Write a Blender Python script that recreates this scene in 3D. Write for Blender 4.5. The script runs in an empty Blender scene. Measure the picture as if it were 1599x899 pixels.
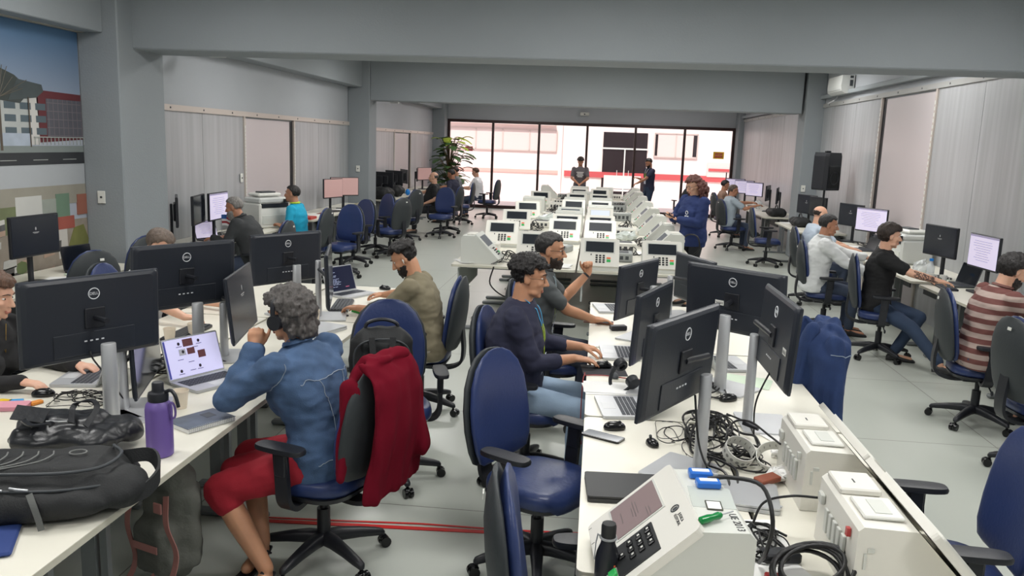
import bpy, math, random
from mathutils import Vector, Matrix, noise
from mathutils.bvhtree import BVHTree
PI = math.pi
R = math.radians
V = Vector
scn = bpy.context.scene
COL = scn.collection
# ------------------------------------------------------------------ camera, world, lights
cam_d = bpy.data.cameras.new('camera')
cam = bpy.data.objects.new('camera', cam_d); COL.objects.link(cam)
cam.location = (0, 0, 2.05)
cam.rotation_euler = (1.395728808967746, -0.03562473275757964, 0.10399948372439472)
cam_d.sensor_width = 36.0
cam_d.lens = 36.0 * 1280.0 / 1599.0
cam_d.clip_start = 0.05
cam_d.clip_end = 200
scn.camera = cam
scn.view_settings.view_transform = 'Standard'
scn.view_settings.look = 'None'
scn.view_settings.gamma = 1.0
scn.view_settings.use_curve_mapping = False
scn.view_settings.exposure = 0.0
w = bpy.data.worlds.new('world'); scn.world = w; w.use_nodes = True
w.node_tree.nodes['Background'].inputs[0].default_value = (0.85, 0.9, 1.0, 1)
w.node_tree.nodes['Background'].inputs[1].default_value = 1.1
sd = bpy.data.lights.new('sun', 'SUN'); sd.energy = 3.6; sd.angle = R(1.5); sd.color = (1, .95, .9)
so = bpy.data.objects.new('sun', sd); COL.objects.link(so)
so.rotation_euler = (R(38), 0, R(-12))
LIGHTS = [(-3.2, 3.0), (0.0, 3.0), (2.9, 3.0), (-3.2, 6.2), (0, 6.2), (2.9, 6.2), (-3.0, 10.6), (0, 10.6), (2.9, 10.6),
          (-3.0, 14.4), (0, 14.4), (2.9, 14.4), (-2.6, 19), (1.8, 19), (-2.6, 23), (1.8, 23), (-2.2, 0.2), (1.8, 0.2)]
for i, (lx, ly) in enumerate(LIGHTS):
    ld = bpy.data.lights.new('ceiling_lamp', 'AREA'); ld.shape = 'RECTANGLE'; ld.size = 1.2; ld.size_y = .6
    ld.energy = 46 if ly < 8 else 50; ld.color = (1, .985, .96) if ly < 17 else (1, .95, .93)
    lo = bpy.data.objects.new('ceiling_lamp', ld); COL.objects.link(lo); lo.location = (lx, ly, 3.52)

# ------------------------------------------------------------------ materials
def lin(c):
    return tuple(((x / 255.) / 12.92 if x <= 10 else ((x / 255. + .055) / 1.055) ** 2.4) for x in c)
MATS = {}
def mat(name, rgb, rough=.5, metal=0, var=0, vscale=20, bump=0, bscale=80, emit=0, alpha=1, trans=0, spec=.5, stretch=None, ior=1.45, sheen=0):
    if name in MATS: return MATS[name]
    m = bpy.data.materials.new(name); m.use_nodes = True
    nt = m.node_tree; b = nt.nodes['Principled BSDF']
    c = lin(rgb) + (1,)
    b.inputs['Base Color'].default_value = c
    b.inputs['Roughness'].default_value = rough
    b.inputs['Metallic'].default_value = metal
    b.inputs['Specular IOR Level'].default_value = spec
    if trans: b.inputs['Transmission Weight'].default_value = trans; b.inputs['IOR'].default_value = ior
    if alpha < 1: b.inputs['Alpha'].default_value = alpha
    if sheen: b.inputs['Sheen Weight'].default_value = sheen
    if emit:
        b.inputs['Emission Color'].default_value = c; b.inputs['Emission Strength'].default_value = emit
    tc = None
    if var or bump:
        tc = nt.nodes.new('ShaderNodeTexCoord'); mp = nt.nodes.new('ShaderNodeMapping')
        nt.links.new(tc.outputs['Object'], mp.inputs[0])
        if stretch: mp.inputs['Scale'].default_value = stretch
    if var:
        n = nt.nodes.new('ShaderNodeTexNoise'); n.inputs['Scale'].default_value = vscale; n.inputs['Detail'].default_value = 4
        nt.links.new(mp.outputs[0], n.inputs['Vector'])
        mx = nt.nodes.new('ShaderNodeMix'); mx.data_type = 'RGBA'
        mx.inputs[6].default_value = tuple(x * (1 - var) for x in c[:3]) + (1,)
        mx.inputs[7].default_value = tuple(min(1, x * (1 + var)) for x in c[:3]) + (1,)
        nt.links.new(n.outputs[0], mx.inputs[0]); nt.links.new(mx.outputs[2], b.inputs['Base Color'])
    if bump:
        n = nt.nodes.new('ShaderNodeTexNoise'); n.inputs['Scale'].default_value = bscale; n.inputs['Detail'].default_value = 3
        nt.links.new(mp.outputs[0], n.inputs['Vector'])
        bp = nt.nodes.new('ShaderNodeBump'); bp.inputs['Strength'].default_value = bump; bp.inputs['Distance'].default_value = .01
        nt.links.new(n.outputs[0], bp.inputs['Height']); nt.links.new(bp.outputs[0], b.inputs['Normal'])
    MATS[name] = m
    return m

# ------------------------------------------------------------------ mesh builder
class MB:
    def __init__(s): s.v = []; s.f = []; s.mi = []; s.cur = 0
    def add(s, vs, fs, M=None):
        o = len(s.v)
        s.v += [tuple(M @ V(p)) if M is not None else tuple(p) for p in vs]
        s.f += [tuple(i + o for i in f) for f in fs]; s.mi += [s.cur] * len(fs)
        return s
    def box(s, c, d, rz=0, M=None, bev=0, rx=0, ry=0):
        T = Matrix.Translation(V(c)) @ Matrix.Rotation(rz, 4, 'Z') @ Matrix.Rotation(ry, 4, 'Y') @ Matrix.Rotation(rx, 4, 'X')
        if M is not None: T = M @ T
        x, y, z = d[0] / 2, d[1] / 2, d[2] / 2
        if bev <= 0:
            vs = [(i, j, k) for i in (-x, x) for j in (-y, y) for k in (-z, z)]
            fs = [(0, 1, 3, 2), (4, 6, 7, 5), (0, 4, 5, 1), (2, 3, 7, 6), (0, 2, 6, 4), (1, 5, 7, 3)]
            return s.add(vs, fs, T)
        b = min(bev, x * .99, y * .99, z * .99)
        vs = []; idx = {}
        for i in (-1, 1):
            for j in (-1, 1):
                for k in (-1, 1):
                    for a in range(3):
                        p = [i * (x - b), j * (y - b), k * (z - b)]; p[a] += (i, j, k)[a] * b
                        idx[(i, j, k, a)] = len(vs); vs.append(tuple(p))
        fs = []
        for a in range(3):
            o1, o2 = (a + 1) % 3, (a + 2) % 3
            for sg in (-1, 1):
                q = []
                for u, w_ in ((-1, -1), (1, -1), (1, 1), (-1, 1)):
                    t = [0, 0, 0]; t[a] = sg; t[o1] = u; t[o2] = w_; q.append(idx[(t[0], t[1], t[2], a)])
                fs.append(tuple(q if sg > 0 else q[::-1]))
                for sg2 in (-1, 1):
                    t = [0, 0, 0]; t[a] = sg; t[o1] = sg2
                    q = []
                    t[o2] = -1; q.append(idx[(t[0], t[1], t[2], a)]); q.append(idx[(t[0], t[1], t[2], o1)])
                    t[o2] = 1; q.append(idx[(t[0], t[1], t[2], o1)]); q.append(idx[(t[0], t[1], t[2], a)])
                    fs.append(tuple(q if sg * sg2 < 0 else q[::-1]))
        for i in (-1, 1):
            for j in (-1, 1):
                for k in (-1, 1):
                    q = [idx[(i, j, k, a)] for a in range(3)]
                    fs.append(tuple(q if i * j * k > 0 else q[::-1]))
        return s.add(vs, fs, T)
    def rings(s, rs, cap=True, M=None, closed=False):
        n = len(rs[0]); vs = [p for r in rs for p in r]; fs = []
        m = len(rs)
        for a in range(m if closed else m - 1):
            b = (a + 1) % m
            for i in range(n):
                j = (i + 1) % n
                fs.append((a * n + i, a * n + j, b * n + j, b * n + i))
        if cap and not closed:
            fs.append(tuple(range(n))[::-1]); fs.append(tuple((m - 1) * n + i for i in range(n)))
        return s.add(vs, fs, M)
    def cyl(s, p0, p1, r0, r1=None, n=16, M=None):
        r1 = r0 if r1 is None else r1
        return s.rings([ring(V(p0), V(p1) - V(p0), r0, n), ring(V(p1), V(p1) - V(p0), r1, n)], True, M)
    def cap(s, p0, p1, r0, r1=None, n=12, M=None):
        r1 = r0 if r1 is None else r1
        p0 = V(p0); p1 = V(p1); d = (p1 - p0); L = d.length; d = d / L if L > 1e-6 else V((0, 0, 1))
        rs = []
        for a in (80, 55, 28): rs.append(ring(p0 - d * r0 * math.sin(R(a)), d, r0 * math.cos(R(a)), n))
        for k in range(5): rs.append(ring(p0.lerp(p1, k / 4), d, r0 + (r1 - r0) * k / 4, n))
        for a in (28, 55, 80): rs.append(ring(p1 + d * r1 * math.sin(R(a)), d, r1 * math.cos(R(a)), n))
        return s.rings(rs, True, M)
    def ell(s, c, r, n=14, m=9, M=None, rot=None):
        rs = []
        if isinstance(r, (int, float)): r = (r, r, r)
        T = Matrix.Translation(V(c)) @ (rot if rot is not None else Matrix.Identity(4))
        if M is not None: T = M @ T
        for k in range(m):
            a = -PI / 2 + PI * (k + .5) / m if 0 < k < m - 1 else (-PI / 2 + .12 if k == 0 else PI / 2 - .12)
            rs.append([(r[0] * math.cos(a) * math.cos(2 * PI * i / n), r[1] * math.cos(a) * math.sin(2 * PI * i / n), r[2] * math.sin(a)) for i in range(n)])
        return s.rings(rs, True, T)
    def tube(s, pts, r, n=8, M=None, closed=False):
        pts = [V(p) for p in pts]; m = len(pts); rs = []; up = None
        for k in range(m):
            if closed: d = pts[(k + 1) % m] - pts[k - 1]
            else: d = pts[min(k + 1, m - 1)] - pts[max(k - 1, 0)]
            if d.length < 1e-7: d = V((0, 0, 1))
            d.normalize()
            if up is None: up = V((0, 0, 1)) if abs(d.z) < .9 else V((1, 0, 0))
            x = d.cross(up)
            if x.length < 1e-4: x = d.cross(V((1, .3, .2)))
            x.normalize(); y = x.cross(d).normalized(); up = y
            rr = r[k] if isinstance(r, (list, tuple)) else r
            rs.append([tuple(pts[k] + x * rr * math.cos(2 * PI * i / n) + y * rr * math.sin(2 * PI * i / n)) for i in range(n)])
        return s.rings(rs, True, M, closed)
    def strip(s, pts, wdt, th, side, M=None):
        # flat ribbon along pts; side = direction of its width
        rs = []; m = len(pts); pts = [V(p) for p in pts]
        for k in range(m):
            d = (pts[min(k + 1, m - 1)] - pts[max(k - 1, 0)]).normalized()
            sd_ = V(side[k]) if isinstance(side, list) else V(side)
            sd_ = (sd_ - d * sd_.dot(d)).normalized(); nn = sd_.cross(d).normalized()
            a = sd_ * wdt / 2; b = nn * th / 2
            rs.append([tuple(pts[k] + q) for q in (a + b, -a + b, -a - b, a - b)])
        return s.rings(rs, True, M)
    def lathe(s, prof, n=20, M=None, c=(0, 0, 0)):
        rs = [[(c[0] + r * math.cos(2 * PI * i / n), c[1] + r * math.sin(2 * PI * i / n), c[2] + z) for i in range(n)] for r, z in prof]
        return s.rings(rs, True, M)
    def prism(s, pts, axis, a, b, M=None):
        # 2D outline extruded along axis from a to b
        def P(p, t):
            return {'x': (t, p[0], p[1]), 'y': (p[0], t, p[1]), 'z': (p[0], p[1], t)}[axis]
        return s.rings([[P(p, a) for p in pts], [P(p, b) for p in pts]], True, M)
    def torus(s, c, rad, r, n=24, m=8, M=None, sx=1, sy=1):
        rs = []
        for k in range(n):
            a = 2 * PI * k / n
            rs.append([(c[0] + (rad + r * math.cos(2 * PI * i / m)) * math.cos(a) * sx, c[1] + (rad + r * math.cos(2 * PI * i / m)) * math.sin(a) * sy, c[2] + r * math.sin(2 * PI * i / m)) for i in range(m)])
        return s.rings(rs, False, M, True)
    def mesh(s, name):
        me = bpy.data.meshes.new(name); me.from_pydata(s.v, [], s.f)
        if any(s.mi): me.polygons.foreach_set('material_index', s.mi)
        me.update(); return me
    def build(s, name, m, parent=None, smooth=False, loc=None, fix=True):
        me = s.mesh(name)
        if fix:
            import bmesh
            b = bmesh.new(); b.from_mesh(me); bmesh.ops.recalc_face_normals(b, faces=b.faces); b.to_mesh(me); b.free()
        return link(name, me, m, parent, smooth, loc)
def link(name, me, m, parent=None, smooth=False, loc=None):
    for q in (m if isinstance(m, (list, tuple)) else [m]): me.materials.append(q)
    if smooth:
        me.polygons.foreach_set('use_smooth', [True] * len(me.polygons))
        try: me.set_sharp_from_angle(angle=R(smooth if smooth is not True else 45))
        except Exception: pass
    o = bpy.data.objects.new(name, me); COL.objects.link(o)
    if parent is not None: o.parent = parent
    if loc is not None: o.location = loc
    return o
def ring(c, d, r, n):
    d = V(d).normalized(); up = V((0, 0, 1)) if abs(d.z) < .95 else V((0, 1, 0))
    x = d.cross(up).normalized(); y = x.cross(d)
    return [tuple(c + x * r * math.cos(2 * PI * i / n) + y * r * math.sin(2 * PI * i / n)) for i in range(n)]
def thing(name, label, cat, loc=(0, 0, 0), rz=0, group=None):
    o = bpy.data.objects.new(name, None); COL.objects.link(o); o.empty_display_size = .1
    o.location = loc; o.rotation_euler = (0, 0, rz)
    return tag(o, label, cat, group)
def tag(o, label, cat, group=None, kind=None):
    o['label'] = label; o['category'] = cat
    if group: o['group'] = group
    if kind: o['kind'] = kind
    return o
def struct(name, mb, m, parent=None, smooth=False):
    o = mb.build(name, m, parent, smooth)
    if parent is None: o['kind'] = 'structure'
    return o
def kids(o): return KIDS.get(o.name, [c for c in bpy.data.objects if c.parent == o])
KIDS = {}
def freeze(o):
    # remember the tree of a prototype so it can be copied quickly
    def rec(q): return [(c, rec(c)) for c in bpy.data.objects if c.parent == q]
    o_tree = rec(o); return (o, o_tree)
def copy_tree(tree, loc, rz, label=None, group=None, cat=None, sub=None):
    def rec(o, ch, par):
        c = o.copy(); COL.objects.link(c)
        if par is not None: c.parent = par
        for q, qq in ch:
            if sub is None or not any(k in q.name for k in sub): rec(q, qq, c)
        return c
    c = rec(tree[0], tree[1], None)
    c.location = loc; c.rotation_euler = (0, 0, rz)
    if label: c['label'] = label
    if group: c['group'] = group
    if cat: c['category'] = cat
    return c
def text_obj(name, txt, size, M, m, parent=None, depth=.0004):
    cu = bpy.data.curves.new(name, 'FONT'); cu.body = txt; cu.size = size; cu.align_x = 'CENTER'; cu.align_y = 'CENTER'; cu.extrude = depth
    t = bpy.data.objects.new(name + '_tmp', cu); COL.objects.link(t)
    dg = bpy.context.evaluated_depsgraph_get()
    me = bpy.data.meshes.new_from_object(t.evaluated_get(dg)); me.name = name
    bpy.data.objects.remove(t); bpy.data.curves.remove(cu)
    me.transform(M)
    return link(name, me, m, parent)
def remesh(mb, voxel, smooth=3, disp=None, it=.5):
    me = mb.mesh('tmp'); o = bpy.data.objects.new('tmp', me); COL.objects.link(o)
    r = o.modifiers.new('r', 'REMESH'); r.mode = 'VOXEL'; r.voxel_size = voxel; r.use_smooth_shade = True
    if smooth:
        q = o.modifiers.new('s', 'SMOOTH'); q.factor = it; q.iterations = smooth
    dg = bpy.context.evaluated_depsgraph_get()
    out = bpy.data.meshes.new_from_object(o.evaluated_get(dg))
    bpy.data.objects.remove(o); bpy.data.meshes.remove(me)
    if disp:
        amp, sc, st = disp
        ns = [v.normal.copy() for v in out.vertices]
        for v, n in zip(out.vertices, ns):
            p = V((v.co.x * sc * st[0], v.co.y * sc * st[1], v.co.z * sc * st[2]))
            v.co += n * amp * (noise.noise(p) + .5 * noise.noise(p * 2.1))
    return out
def rlink(name, mb, voxel, m, parent, smooth=3, disp=None):
    me = remesh(mb, voxel, smooth, disp)
    return link(name, me, m, parent, 180)
def arc(c, r, a0, a1, n, z=0):
    return [(c[0] + r * math.cos(R(a0 + (a1 - a0) * k / n)), c[1] + r * math.sin(R(a0 + (a1 - a0) * k / n)), z) for k in range(n + 1)]
def rrect(x0, y0, x1, y1, r, n=4):
    out = []
    for cx_, cy_, a in ((x1 - r, y1 - r, 0), (x0 + r, y1 - r, 90), (x0 + r, y0 + r, 180), (x1 - r, y0 + r, 270)):
        for k in range(n + 1):
            t = R(a + 90 * k / n); out.append((cx_ + r * math.cos(t), cy_ + r * math.sin(t)))
    return out
def sup(hw, hd, n=28, e=2.6, c=(0, 0), z=0):
    out = []
    for i in range(n):
        t = 2 * PI * i / n; ct, st = math.cos(t), math.sin(t)
        out.append((c[0] + hw * math.copysign(abs(ct) ** (2 / e), ct), c[1] + hd * math.copysign(abs(st) ** (2 / e), st), z))
    return out
def bez(pts, n=24):
    # Catmull-Rom through pts
    P = [V(p) for p in pts]; P = [P[0] * 2 - P[1]] + P + [P[-1] * 2 - P[-2]]; out = []
    k = max(1, n // (len(P) - 3))
    for i in range(1, len(P) - 2):
        for j in range(k):
            t = j / k; a, b, c, d = P[i - 1], P[i], P[i + 1], P[i + 2]
            out.append(.5 * ((2 * b) + (c - a) * t + (2 * a - 5 * b + 4 * c - d) * t * t + (3 * b - a - 3 * c + d) * t ** 3))
    out.append(P[-2]); return out

BLACK = mat('black_plastic', (30, 32, 38), .42, bump=.05)
BLACKG = mat('black_gloss', (14, 15, 18), .2)
DGREY = mat('dark_grey_plastic', (58, 62, 66), .55)
WHITE = mat('white_plastic', (222, 222, 216), .4)
DESKW = mat('desk_laminate', (228, 225, 212), .35, var=.02, vscale=6)
DESKE = mat('desk_edge', (198, 195, 180), .5)
STEEL = mat('brushed_aluminium', (190, 192, 195), .36, .45)
GSTEEL = mat('grey_painted_steel', (120, 124, 126), .45, .2)
BLUEL = mat('blue_leatherette', (41, 56, 101), .36, bump=.12, bscale=60, var=.12, vscale=5)
SHELL = mat('chair_shell', (47, 52, 55), .55, bump=.08, bscale=120)
PAPER = mat('white_paper', (238, 238, 236), .7)
SCR_ON = mat('lit_screen', (200, 192, 216), .3, emit=.6)
SCR_OFF = mat('dark_screen', (20, 24, 32), .12)
SCR_DK = mat('dark_lit_screen', (28, 32, 42), .2, emit=.15)
# ------------------------------------------------------------------ structure
YB = -2.0
WALL = mat('grey_wall_paint', (172, 176, 181), .8, bump=.15, bscale=60, var=.04, vscale=1.5)
WALLD = mat('grey_beam_paint', (143, 149, 153), .8, bump=.2, bscale=50, var=.05, vscale=1.5)  # darker wall grey; the shade on pillar and beam fronts is in this colour
CEIL = mat('ceiling_paint', (215, 216, 214), .9)
FRAMEM = mat('dark_red_brown_frame', (48, 26, 24), .4)
def floor_mat():
    m = bpy.data.materials.new('pale_floor_tiles'); m.use_nodes = True; nt = m.node_tree; b = nt.nodes['Principled BSDF']
    tc = nt.nodes.new('ShaderNodeTexCoord'); mp = nt.nodes.new('ShaderNodeMapping'); nt.links.new(tc.outputs['Object'], mp.inputs[0])
    mp.inputs['Location'].default_value = (.415, .80, 0)
    br = nt.nodes.new('ShaderNodeTexBrick'); br.offset = 0; br.squash = 1
    br.inputs['Scale'].default_value = 1; br.inputs['Mortar Size'].default_value = .004; br.inputs['Mortar Smooth'].default_value = .2
    br.inputs['Brick Width'].default_value = 1.7; br.inputs['Row Height'].default_value = 1.7
    br.inputs['Color1'].default_value = lin((186, 191, 183)) + (1,); br.inputs['Color2'].default_value = lin((190, 194, 187)) + (1,)
    br.inputs['Mortar'].default_value = lin((120, 118, 112)) + (1,)
    nt.links.new(mp.outputs[0], br.inputs['Vector'])
    n = nt.nodes.new('ShaderNodeTexNoise'); n.inputs['Scale'].default_value = 1.3; n.inputs['Detail'].default_value = 6
    nt.links.new(tc.outputs['Object'], n.inputs['Vector'])
    mx = nt.nodes.new('ShaderNodeMix'); mx.data_type = 'RGBA'; mx.blend_type = 'MULTIPLY'; mx.inputs[0].default_value = .05
    cr = nt.nodes.new('ShaderNodeValToRGB'); cr.color_ramp.elements[0].color = (.72, .72, .72, 1); cr.color_ramp.elements[1].color = (1, 1, 1, 1)
    nt.links.new(n.outputs[0], cr.inputs[0]); nt.links.new(br.outputs[0], mx.inputs[6]); nt.links.new(cr.outputs[0], mx.inputs[7])
    nt.links.new(mx.outputs[2], b.inputs['Base Color'])
    rr = nt.nodes.new('ShaderNodeMapRange'); rr.inputs[3].default_value = .28; rr.inputs[4].default_value = .28
    nt.links.new(n.outputs[0], rr.inputs[0]); nt.links.new(rr.outputs[0], b.inputs['Roughness'])
    return m
struct('floor', MB().box((-.4, 12, -.05), (9.8, 28.0, .1)), floor_mat())
struct('ceiling', MB().box((-.4, 12, 3.75), (10.2, 28.4, .1)), CEIL)
struct('wall_left', MB().box((-5.2, 12, 1.85), (.2, 28, 3.7)), WALL)
struct('wall_right', MB().box((4.35, 12, 1.85), (.2, 28, 3.7)), WALL)
struct('wall_back', MB().box((-.4, YB - .1, 1.85), (9.8, .2, 3.7)), WALL)
struct('wall_front', MB().box((-.4, 25.9, 3.2), (9.7, .25, .96)), WALL)
# pillars and beams
def pillar(n, x0, x1, y0, y1): struct(n, MB().box(((x0 + x1) / 2, (y0 + y1) / 2, 1.85), (x1 - x0, y1 - y0, 3.7), bev=.012), WALLD)
pillar('trim_1', -5.1, -4.68, 7.78, 8.62); pillar('trim_2', -5.1, -4.65, 16.56, 17.1)
pillar('trim_3', 3.9, 4.25, 16.5, 17.1)
pillar('trim_5', -5.1, -4.72, 25.2, 25.8); pillar('trim_6', 4.08, 4.25, 25.2, 25.8)
struct('trim_7', MB().box((-.4, 8.35, 3.29), (9.0, .62, .9), bev=.012), WALLD)
struct('trim_8', MB().box((-.4, 16.85, 3.25), (8.5, .5, .9), bev=.012), WALLD)
# ledges running along the side walls under the ceiling
for i, (x, y0, y1, z) in enumerate([(-4.95, 8.6, 16.56, 3.05), (-4.95, 17.1, 25.2, 3.0), (-4.98, -2, 7.78, 2.96)]):
    struct('trim_%d' % (9 + i), MB().box((x, (y0 + y1) / 2, (z + 3.7) / 2), (.3, y1 - y0, 3.7 - z), bev=.008), WALLD)
for i, (y0, y1, z) in enumerate([(8.5, 16.5, 3.08), (17.1, 25.2, 3.0)]):
    struct('trim_%d' % (12 + i), MB().box((4.2, (y0 + y1) / 2, z + .03), (.12, y1 - y0, .07), bev=.008), WALLD)
# metal sliding shutters on both side walls
def shutter_mat(name, c, s):
    m = bpy.data.materials.new(name); m.use_nodes = True; nt = m.node_tree; b = nt.nodes['Principled BSDF']
    tc = nt.nodes.new('ShaderNodeTexCoord'); mp = nt.nodes.new('ShaderNodeMapping'); nt.links.new(tc.outputs['Object'], mp.inputs[0])
    mp.inputs['Scale'].default_value = (1, s, .12)
    n = nt.nodes.new('ShaderNodeTexNoise'); n.inputs['Scale'].default_value = 3; n.inputs['Detail'].default_value = 5
    nt.links.new(mp.outputs[0], n.inputs['Vector'])
    cr = nt.nodes.new('ShaderNodeValToRGB'); cr.color_ramp.elements[0].position = .3; cr.color_ramp.elements[1].position = .75
    cr.color_ramp.elements[0].color = tuple(x * .84 for x in lin(c)) + (1,); cr.color_ramp.elements[1].color = tuple(min(1, x * 1.1) for x in lin(c)) + (1,)
    nt.links.new(n.outputs[0], cr.inputs[0]); nt.links.new(cr.outputs[0], b.inputs['Base Color'])
    b.inputs['Metallic'].default_value = .2; b.inputs['Roughness'].default_value = .4
    bp = nt.nodes.new('ShaderNodeBump'); bp.inputs['Strength'].default_value = .12; bp.inputs['Distance'].default_value = .02
    nt.links.new(n.outputs[0], bp.inputs['Height']); nt.links.new(bp.outputs[0], b.inputs['Normal'])
    return m
SHUT = shutter_mat('satin_metal_shutter', (178, 180, 183), 3)
SHUTL = mat('pale_satin_door', (204, 196, 198), .4, .15, var=.05, vscale=1)
CREAM = mat('cream_metal_rail', (200, 190, 182), .4, .2)
def shutters(n, side, X, y0, y1, d0, d1, ztop, seams):
    sx = 1 if side == 'left' else -1
    t = thing('sliding_shutter', n, 'metal shutter', (X, (y0 + y1) / 2, 0)); t['kind'] = 'structure'
    ym = (y0 + y1) / 2
    mb = MB()
    for a, b in ((y0, d0), (d1, y1)):
        k = a
        while k < b - .02:
            e = min(k + seams, b); mb.box((sx * .015, (k + e) / 2 - ym, ztop / 2), (.028, e - k - .008, ztop)); k = e
    mb.build('shutter_panel', SHUT, t)
    if d1 > d0:
        MB().box((sx * .006, (d0 + d1) / 2 - ym, ztop / 2), (.012, d1 - d0, ztop - .06)).build('pale_door_leaf', SHUTL, t)
        MB().box((sx * .012, (d1 if side == 'left' else d1) - ym - .07, ztop / 2), (.006, .13, ztop - .06)).build('dark_gap', BLACK, t)
        for e, q in enumerate((d0, d1)):
            s_ = MB(); s_.box((sx * .035, q - ym, ztop / 2), (.03, .05, ztop)); s_.build('guide_strip', CREAM, t)
            h = MB()
            for k in range(28): h.box((sx * .052, q - ym, .7 + k * (ztop - .8) / 28), (.006, .03, .045))
            h.build('perforation', WHITE, t)
    r = MB().box((sx * .03, 0, ztop + .03), (.05, y1 - y0, .07)); r.build('top_rail', CREAM if side == 'left' else mat('grey_rail', (160, 160, 158), .5), t)
    b = MB()
    for k in range(9): b.cyl((sx * .054, (k - 4) * (y1 - y0) / 9, ztop + .03), (sx * .06, (k - 4) * (y1 - y0) / 9, ztop + .03), .012, n=8)
    b.build('rail_bolt', DGREY, t)
    return t
shutters('grey metal shutter along the left wall between the two pillars', 'left', -5.1, 9.0, 16.5, 11.5, 13.45, 2.29, 1.25)
shutters('grey metal shutter along the far left wall near the plant', 'left', -5.1, 17.2, 25.1, 20.3, 22.1, 2.22, 1.3)
shutters('tall metal shutter along the right wall behind the printers', 'right', 4.25, 8.5, 16.45, 11.1, 13.15, 2.92, 1.3)
shutters('pale metal shutter on the far right wall by the window', 'right', 4.25, 17.1, 25.1, 25.1, 25.1, 2.9, 1.35)
shutters('grey metal shutter on the right wall nearest the camera', 'right', 4.25, 2.0, 7.75, 7.75, 7.75, 2.95, 1.3)
# glazed front
wf = thing('window_1', 'glazed front wall with dark frame', 'window', (-.35, 25.75, 0)); wf['kind'] = 'structure'
fr = MB()
x0, x1 = -4.37, 4.43
fr.box((0, 0, 2.68), (8.85, .12, .09)); fr.box((0, 0, .05), (8.85, .12, .1))
xs = [x0, -2.94, -1.5, -.02, 1.45, 2.93, x1]
for k, x in enumerate(xs): fr.box((x, 0, 1.35), (.16 if k in (0, 6) else .07, .1, 2.62))
fr.build('window_frame', FRAMEM, wf)
GLASS = mat('clear_glass', (255, 255, 255), .0, trans=1, ior=1.02, spec=.3)
for k in range(6):
    MB().box(((xs[k] + xs[k + 1]) / 2, 0, 1.36), (xs[k + 1] - xs[k] - .07, .008, 2.54)).build('glass_pane', GLASS, wf)
hb = MB().box((4.25, -.08, 1.15), (.03, .05, .5), bev=.01); hb.build('door_handle', BLACK, wf)
# outside
PLW = mat('pinkish_white_render', (244, 226, 220), .85)
struct('ground', MB().box((0, 32, -.03), (40, 12.2, .05)), mat('pink_pavement', (225, 205, 200), .7))
wb = thing('facing_building', 'pale building with dark glass doors across the courtyard, beyond the glass front', 'building', (0, 32.6, 0))
b = MB(); b.box((-.5, .2, 3), (30, .4, 6.4)); b.box((-6.5, -.12, 2.82), (9.6, .3, .1)); b.box((-1.48, -.06, 1.6), (.12, .12, 3.2)); b.build('wall', PLW, wb)
REDB = mat('red_band_paint', (196, 84, 86), .6)
MB().box((3.5, -.03, .95), (9.6, .06, .22)).build('red_stripe', REDB, wb)
MB().box((-5.5, -.025, .98), (8, .05, .12)).build('faded_red_stripe', mat('faded_red', (232, 178, 168), .7), wb)
DGL = mat('dark_door_glass', (52, 44, 46), .15)
d = MB().box((1.02, -.02, 1.3), (1.7, .05, 2.6)); d.build('glass_door', DGL, wb)
d = MB(); d.box((1.02, -.06, 1.98), (1.75, .04, .06)); d.box((1.02, -.06, .95), (.05, .04, 2.0)); d.box((.75, -.1, .85), (.02, .03, .6)); d.box((1.2, -.1, .85), (.02, .03, .6)); d.build('door_rail', WHITE, wb)
WPK = mat('pinkish_blind', (226, 206, 200), .7)
for (a, c, z0, z1) in ((-5.9, -1.65, 1.78, 2.58), (2.14, 3.78, 1.72, 2.62)):
    q = MB().box(((a + c) / 2, -.02, (z0 + z1) / 2), (c - a, .05, z1 - z0)).build('window', WPK, wb)
    f_ = MB()
    f_.box(((a + c) / 2, -.05, z0), (c - a, .04, .04)); f_.box(((a + c) / 2, -.05, z1), (c - a, .04, .04))
    n = 4 if c - a > 3 else 2
    for k in range(n + 1): f_.box((a + (c - a) * k / n, -.05, (z0 + z1) / 2), (.04, .04, z1 - z0))
    f_.build('window_frame', mat('brownish_frame', (150, 132, 126) if n == 2 else (205, 188, 180), .6), q)
MB().box((2.2, -.05, 2.17), (.12, .02, .8)).build('dark_opening', DGL, wb); MB().box((3.68, -.05, 2.17), (.14, .02, .8)).build('dark_opening', DGL, wb)
pl = MB(); pl.box((4.75, -.06, 1.3), (1.1, .04, .55)); pl.build('wall_panel', WPK, wb)
MB().box((4.75, -.1, 1.3), (1.0, .03, .1)).build('red_panel_stripe', REDB, wb)
bn = MB(); bn.box((.95, 0, .42), (1.4, .4, .06)); bn.box((.4, 0, .2), (.06, .36, .4)); bn.box((1.5, 0, .2), (.06, .36, .4)); bn.box((.95, .18, .72), (1.4, .06, .5))
bo = bn.build('bench', mat('white_bench', (225, 214, 210), .6), loc=(0, 31.6, 0)); tag(bo, 'pale bench outside in front of the dark glass doors', 'bench')
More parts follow.
